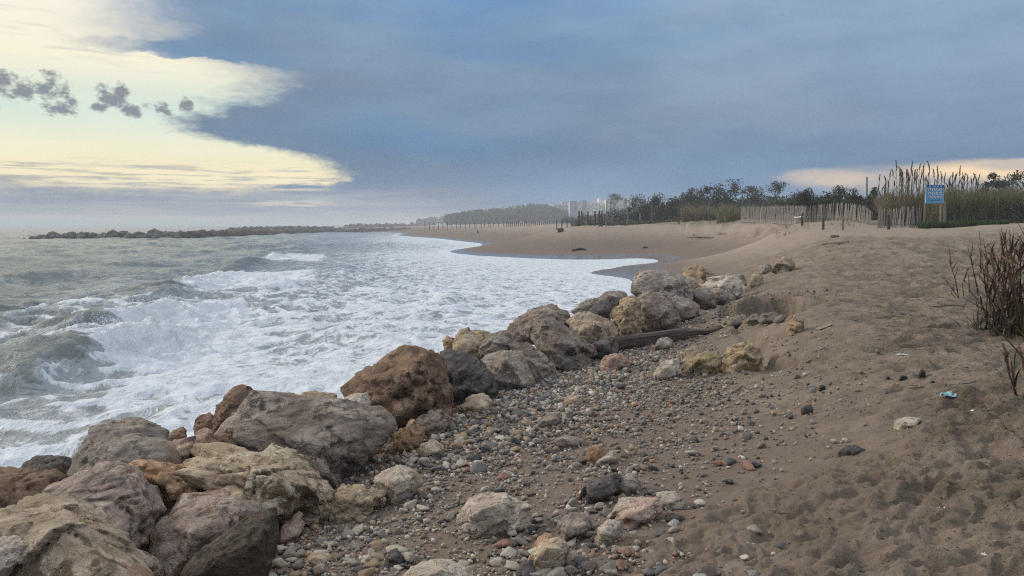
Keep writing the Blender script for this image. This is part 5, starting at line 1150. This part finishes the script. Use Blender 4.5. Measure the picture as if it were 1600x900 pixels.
def breakwater(line, label, Rr, n):
    """line: (u, v base, v top, D)"""
    VG[0] += 1; R2 = np.random.default_rng(7000 + VG[0]); pts_ = [(PD(u, vb, D), PD(u, vt, D)[2]) for u, vb, vt, D in line]; b_ = pts_[0][0].copy(); root = tag(empty("breakwater", tuple(b_)), label, "breakwater")
    L = np.array([p[0] for p in pts_]); zt = np.array([p[1] for p in pts_]); seg_ = np.linalg.norm(np.diff(L[:, :2], axis=0), axis=1); cum_ = np.concatenate([[0], np.cumsum(seg_)]); Vs, Fs, off = [], [], 0
    shp = []
    for k in range(10):
        P = R2.normal(size=(12, 3)); P /= np.linalg.norm(P, axis=1)[:, None]; P *= np.array([1, .85, .7]); V_, F_ = star_rock(P, 2, 14, 300 + k, .12); shp.append((V_, F_))
    for k in range(n):
        s = R2.random() * cum_[-1]; t_ = R2.uniform(-1, 1); x = np.interp(s, cum_, L[:, 0]); y = np.interp(s, cum_, L[:, 1]); z1 = np.interp(s, cum_, zt); zz = z1 * (1 - abs(t_)) ** .6 * R2.uniform(.75, 1.0) - .3
        V_, F_ = shp[int(R2.integers(10))]; sc_ = Rr * R2.uniform(.6, 1.25); a = R2.uniform(0, 6.28); c_, s_ = math.cos(a), math.sin(a)
        W_ = V_ * sc_; Vs.append(np.stack([W_[:, 0] * c_ - W_[:, 1] * s_ + x - b_[0], W_[:, 0] * s_ + W_[:, 1] * c_ + y + t_ * 3.2 * Rr - b_[1], W_[:, 2] + zz - b_[2]], -1)); Fs.append(F_ + off); off += len(V_)
    o = link("rock_pile", np_mesh("rock_pile", np.concatenate(Vs), np.concatenate(Fs)), RM['dark'], root); o["kind"] = 'stuff'; return root
breakwater([(52,373.5,371,165),(80,373.5,364,165),(130,373.5,361.5,168),(300,374,360.5,172),(380,370,360,200),(440,366,360,240),(520,362,357,300),(640,360,356,330)], "long low rock breakwater lying across the breaking waves", 1.15, 1200)
breakwater([(352,362,357,330),(400,361,354.5,340),(520,360,353.5,360)], "second rock breakwater just behind the long one", 1.35, 350)
breakwater([(540,355,351,560),(600,354.5,348.5,580),(665,354.5,349.5,600)], "faint dark rock breakwater far out by the headland", 1.9, 260)

# ------------------------------------------------------------------ driftwood and litter
def stick(px, rad, mat, label, name="driftwood", cat="driftwood", lift=.4, n=6):
    P = [hit(u, v) for u, v in px]; b_ = P[0]; mb = MB(); mb.tube([tuple(p - b_ + np.array([0, 0, r * lift])) for p, r in zip(P, rad)], rad, n); return tag(mb.build(name, mat, None, tuple(b_), True), label, cat)
# squared beam wedged among the rocks
m, t, b = new_mat("dark_driftwood"); o_ = objco(t); mp = t.nodes.new("ShaderNodeMapping"); mp.inputs['Scale'].default_value = (2, 12, 12); t.links.new(o_.s, mp.inputs[0]); f = noise(t, E(t, mp.outputs[0]), 2.5, 6, .65)
setin(t, b.inputs['Base Color'], mixc(t, f.ss(.35, .65), (.055,.042,.034), (.115,.088,.07))); b.inputs['Roughness'].default_value = .85; bump(t, b, f, .9, .03); BEAM = m
import bmesh
def beam(p0, p1, hs, th, label):
    p0, p1 = np.array(p0), np.array(p1); d = p1 - p0; L = np.linalg.norm(d); rz = math.atan2(d[1], d[0]); ry = -math.asin(d[2] / L); n = len(hs); Vv, Ff = [], []
    for i_, (f_, h_, dz) in enumerate(hs):
        for a in range(8):
            t_ = a / 8 * 6.283 + .39; Vv.append((f_ * L, math.copysign(abs(math.cos(t_)) ** .5, math.cos(t_)) * th * .5 * (.6 + .4 * h_ / hs[0][1]), dz + math.copysign(abs(math.sin(t_)) ** .5, math.sin(t_)) * h_ * .5))
    for i_ in range(n - 1):
        for a in range(8): k = (a + 1) % 8; Ff.append((i_ * 8 + a, i_ * 8 + k, (i_ + 1) * 8 + k, (i_ + 1) * 8 + a))
    Ff += [tuple(reversed(range(8))), tuple((n - 1) * 8 + a for a in range(8))]
    me = bpy.data.meshes.new("driftwood_beam"); me.from_pydata(Vv, [], Ff); me.polygons.foreach_set("use_smooth", [True] * len(me.polygons)); me.update()
    o = link("driftwood_beam", me, BEAM, None, tuple(p0)); o.rotation_euler = (0, ry, rz); md = o.modifiers.new("s", 'EDGE_SPLIT'); md.split_angle = .6
    return tag(o, label, "driftwood")
beam(PD(955, 538, 13.7), PD(1126, 515, 14.5), [(0, .22, 0), (.15, .23, .01), (.35, .23, 0), (.55, .22, .01), (.66, .20, .01), (.69, .11, .03), (.85, .085, .0), (.95, .08, .01), (.975, .13, .02), (1, .12, .02)], .20, "dark broken driftwood beam lying behind the ochre boulder")
mb = MB(); beam_ = beam
def plank(u0, v0, u1, v1, w, th, mat, label, name="plank", cat="plank", mb=None):
    a_, b_ = hit(u0, v0), hit(u1, v1); c = (a_ + b_) / 2; d = b_ - a_; L = float(np.linalg.norm(d)); mb = MB(); mb.box((0, 0, 0), (L, w, th)); mb2 = mb.v; mb.v = [v + Vector((0, R_.normal(0, .006), R_.normal(0, .003))) for v in mb2]
    o = mb.build(name, mat, None, (c[0], c[1], c[2] + th * .5)); o.rotation_euler = (float(R_.normal(0, .08)), -math.asin(d[2] / L), math.atan2(d[1], d[0])); return tag(o, label, cat)
plank(1277, 516, 1298, 508, .07, .02, WOODT, "pale split plank on the sand right of the crumbling yellow rock")
plank(1286, 383, 1326, 379, .16, .06, WOODG, "grey plank on the pale upper sand before the posts")
stick([(1527,762),(1541,776),(1552,788),(1563,800),(1572,808)], [.012,.014,.013,.011,.007], WOODT, "light brown reed cane lying on trampled sand at lower right")
stick([(1531,760),(1543,772),(1556,786)], [.008,.01,.007], STALK, "second thinner cane lying beside the light brown one", lift=2.2)
stick([(1486,797),(1505,796),(1525,799),(1542,797)], [.007,.009,.008,.005], WOODT, "thin orange brown twig left of the light brown cane")
stick([(1360,489),(1385,491),(1405,490),(1424,493)], [.012,.016,.014,.008], WOODD, "dark twig in the middle of the trampled sand")
stick([(1596,805),(1606,795),(1620,780)], [.012,.012,.01], WOODT, "stub of cane at the right edge of the photo")
stick([(1448,480),(1490,477),(1530,481)], [.006,.008,.006], WOODD, "long thin dark stalk lying left of the dense reeds")
stick([(1420,607),(1470,603),(1545,596)], [.005,.006,.004], WOODD, "thin stalk lying across the sand above the blue litter")
stick([(895,392),(905,390.5),(916,391)], [.12,.14,.08], WOODD, "dark piece of driftwood on the flat far beach", lift=.6)
stick([(1072,371.5),(1090,370.5),(1115,372)], [.09,.12,.07], WOODG, "grey driftwood trunk at the foot of the eroded dune", lift=.6)
stick([(1084,368.5),(1096,371)], [.10,.07], WOODD, "short dark log crossing the grey driftwood trunk", lift=.8)
stick([(872,362),(880,360.5)], [.25,.18], WOODD, "dark wreckage on the sand left of the far posts", lift=.6)
stick([(1005,388),(1012,387)], [.10,.07], WOODD, "small dark lump on the flat sand far from the dune", lift=.6)
stick([(1300,372),(1310,371)], [.08,.05], WOODD, "dark lump of wood on the pale sand before the posts", lift=.6)
# blue face mask, bits of plastic
def crumple(u, v, w, d_, h_, mat, label, name, cat, seed, yaw=0.0):
    p = hit(u, v); n = 14; R2 = np.random.default_rng(seed); gx_, gy_ = np.meshgrid(np.linspace(-1, 1, n), np.linspace(-1, 1, n)); q = 1.25
    z_ = h_ * (.45 + .5 * fbm(gx_ * q + seed, gy_ * q, oct=3) + .25 * (1 - np.abs(gy_))) ; z_ = np.maximum(z_, .004)
    V_ = np.stack([gx_ * w / 2 * (1 - .18 * gy_ ** 2), gy_ * d_ / 2 * (1 - .22 * gx_ ** 2), z_], -1).reshape(-1, 3); i_ = (np.arange(n - 1)[:, None] * n + np.arange(n - 1)[None])
    me = np_mesh(name, V_, np.stack([i_, i_ + 1, i_ + n + 1, i_ + n], -1).reshape(-1, 4)); o = link(name, me, mat, None, tuple(p)); o.rotation_euler = (0, 0, yaw); md = o.modifiers.new("t", 'SOLIDIFY'); md.thickness = .003
    return tag(o, label, cat)
mk = crumple(1486, 623, .20, .12, .075, flat_mat("pale_blue_fabric", (.26,.48,.56), .8, .08, 20), "pale blue disposable face mask lying on the sand", "face_mask", "face mask", 3, .35)
mb = MB(); mb.tube([(.09, .02, .03), (.15, .01, .02), (.19, .03, .012), (.16, .06, .01), (.10, .04, .02)], [.003] * 5, 4); mb.build("ear_loop", flat_mat("white_elastic", (.6,.6,.6), .8), mk)
crumple(1523, 648, .085, .06, .05, flat_mat("white_plastic", (.72,.73,.73), .4, .05), "white crumpled plastic scrap below the face mask", "plastic_scrap", "litter", 5, .2)
crumple(1471, 801, .05, .035, .03, flat_mat("white_polystyrene", (.76,.76,.74), .6, .05), "white polystyrene crumb by the orange brown twig", "polystyrene_crumb", "litter", 8)
crumple(1538, 869, .03, .022, .02, flat_mat("white_shell", (.74,.73,.70), .5, .05), "tiny white scrap near the bottom right corner", "plastic_scrap", "litter", 11)
crumple(1410, 556, .13, .06, .03, flat_mat("pale_grey_plastic", (.45,.50,.53), .5, .08), "greyish blue plastic scrap in the middle of the trampled sand", "plastic_scrap", "litter", 14, -.2)
crumple(1543, 572, .09, .06, .05, flat_mat("faded_red_plastic", (.24,.10,.075), .6, .1), "faded red brown scrap left of the dead reed tuft", "plastic_scrap", "litter", 17)
crumple(1283, 770, .07, .05, .03, flat_mat("rust_seaweed", (.23,.085,.04), .8, .1), "rust coloured seaweed tuft on the lower sand", "seaweed", "seaweed", 21)
crumple(1121, 728, .09, .06, .04, flat_mat("rust_weed", (.25,.09,.045), .8, .1), "rust orange seaweed right of the dark pointed rock", "seaweed", "seaweed", 23)
BLK = flat_mat("black_charcoal", (.03,.028,.028), .7, .2, 10); RM['coal'] = BLK
for k, (u, v, lb, w_) in enumerate(((1387,590,"left of the pair of black lumps above the face mask",5),(1410,589,"right of the pair of black lumps above the face mask",7),(1457,597,"black lump closest to the face mask",4.5),(1441,580,"black lump between the plastic scrap and the mask",6),(1284,604,"flat black lump at the start of the pebbles",6))):
    q_ = R_.uniform(.7, 1.2, 6) * w_; S([(u-q_[0],v+1.5),(u-q_[1]*.6,v-1.6),(u+q_[2]*.2,v-2.8),(u+q_[3],v-.8),(u+q_[4]*.8,v+1.8),(u,v+2.4)], 'coal', lb, name="charcoal_lump", cat="charcoal", group="black lumps on the upper sand", bury=.5, pexp=30)
# flecks of reed and twigs over the trampled sand
NF = 36000
fr_ = np.sqrt(rng.uniform(3.3 ** 2, 26 ** 2, NF * 3)); fa_ = np.radians(rng.uniform(-6, 38, NF * 3)); fx_, fy_ = np.sin(fa_) * fr_, np.cos(fa_) * fr_
ok = rng.random(NF * 3) < np.clip(ROUGH(fx_, fy_) - .05, 0, 1) * (.35 + .9 * sstep(fbm(fx_ / .8, fy_ / .8, oct=3), -.1, .5)) * np.clip(9 / fr_, 0, 1) ** 1.0
fx_, fy_ = fx_[ok], fy_[ok]; n = len(fx_); fz_ = ground(fx_, fy_); Lf = rng.uniform(.004, .016, n) * np.where(rng.random(n) < .04, 3.5, 1); aw = rng.uniform(0, 6.28, n); wf = rng.uniform(.0015, .0045, n)
dx, dy = np.cos(aw) * Lf, np.sin(aw) * Lf; ex, ey = -np.sin(aw) * wf, np.cos(aw) * wf; tz = rng.normal(0, .15, n) * Lf
V_ = np.stack([np.stack([fx_ - dx - ex * .4, fy_ - dy - ey * .4, fz_ - tz + .004], -1), np.stack([fx_ + dx, fy_ + dy, fz_ + tz + .004], -1), np.stack([fx_ + ex, fy_ + ey, fz_ + wf * 1.6 + .005], -1), np.stack([fx_ - ex, fy_ - ey, fz_ + .002], -1)], 1).reshape(-1, 3)
F_ = (np.array([[0, 3, 1], [0, 1, 2], [0, 2, 3], [1, 3, 2]])[None] + (np.arange(n) * 4)[:, None, None]).reshape(-1, 3)
me = np_mesh("plant_debris", V_, F_, smooth=False); tn = np.array([(.10,.08,.055),(.13,.10,.07),(.19,.145,.10),(.28,.22,.155),(.075,.06,.042)])[rng.choice(5, n, p=[.3,.3,.22,.07,.11])]; cattr(me, "col", np.repeat(tn, 4, 0))
tag(link("plant_debris", me, PEBMAT), "fine reed and twig litter strewn over the trampled sand", kind='stuff')

# ------------------------------------------------------------------ sea mist
me = bpy.data.meshes.new("haze"); bm = bmesh.new(); bmesh.ops.create_cube(bm, size=1.0); bm.to_mesh(me); bm.free()
hz = bpy.data.objects.new("haze", me); COL.objects.link(hz); ZB, ZT = -30.0, 24.0
hz.scale = (34000, 34000, ZT - ZB); hz.location = (0, 0, (ZT + ZB) / 2); hz["kind"] = 'stuff'; hz["label"] = "thin sea mist over the beach and water"
m = bpy.data.materials.new("haze"); m.use_nodes = True; t = m.node_tree; t.nodes.clear(); ou = t.nodes.new("ShaderNodeOutputMaterial"); pv = t.nodes.new("ShaderNodeVolumePrincipled")
pv.inputs['Density'].default_value = .00075; pv.inputs['Color'].default_value = (.90, .95, 1.0, 1); pv.inputs['Anisotropy'].default_value = .0; t.links.new(pv.outputs[0], ou.inputs['Volume']); me.materials.append(m)
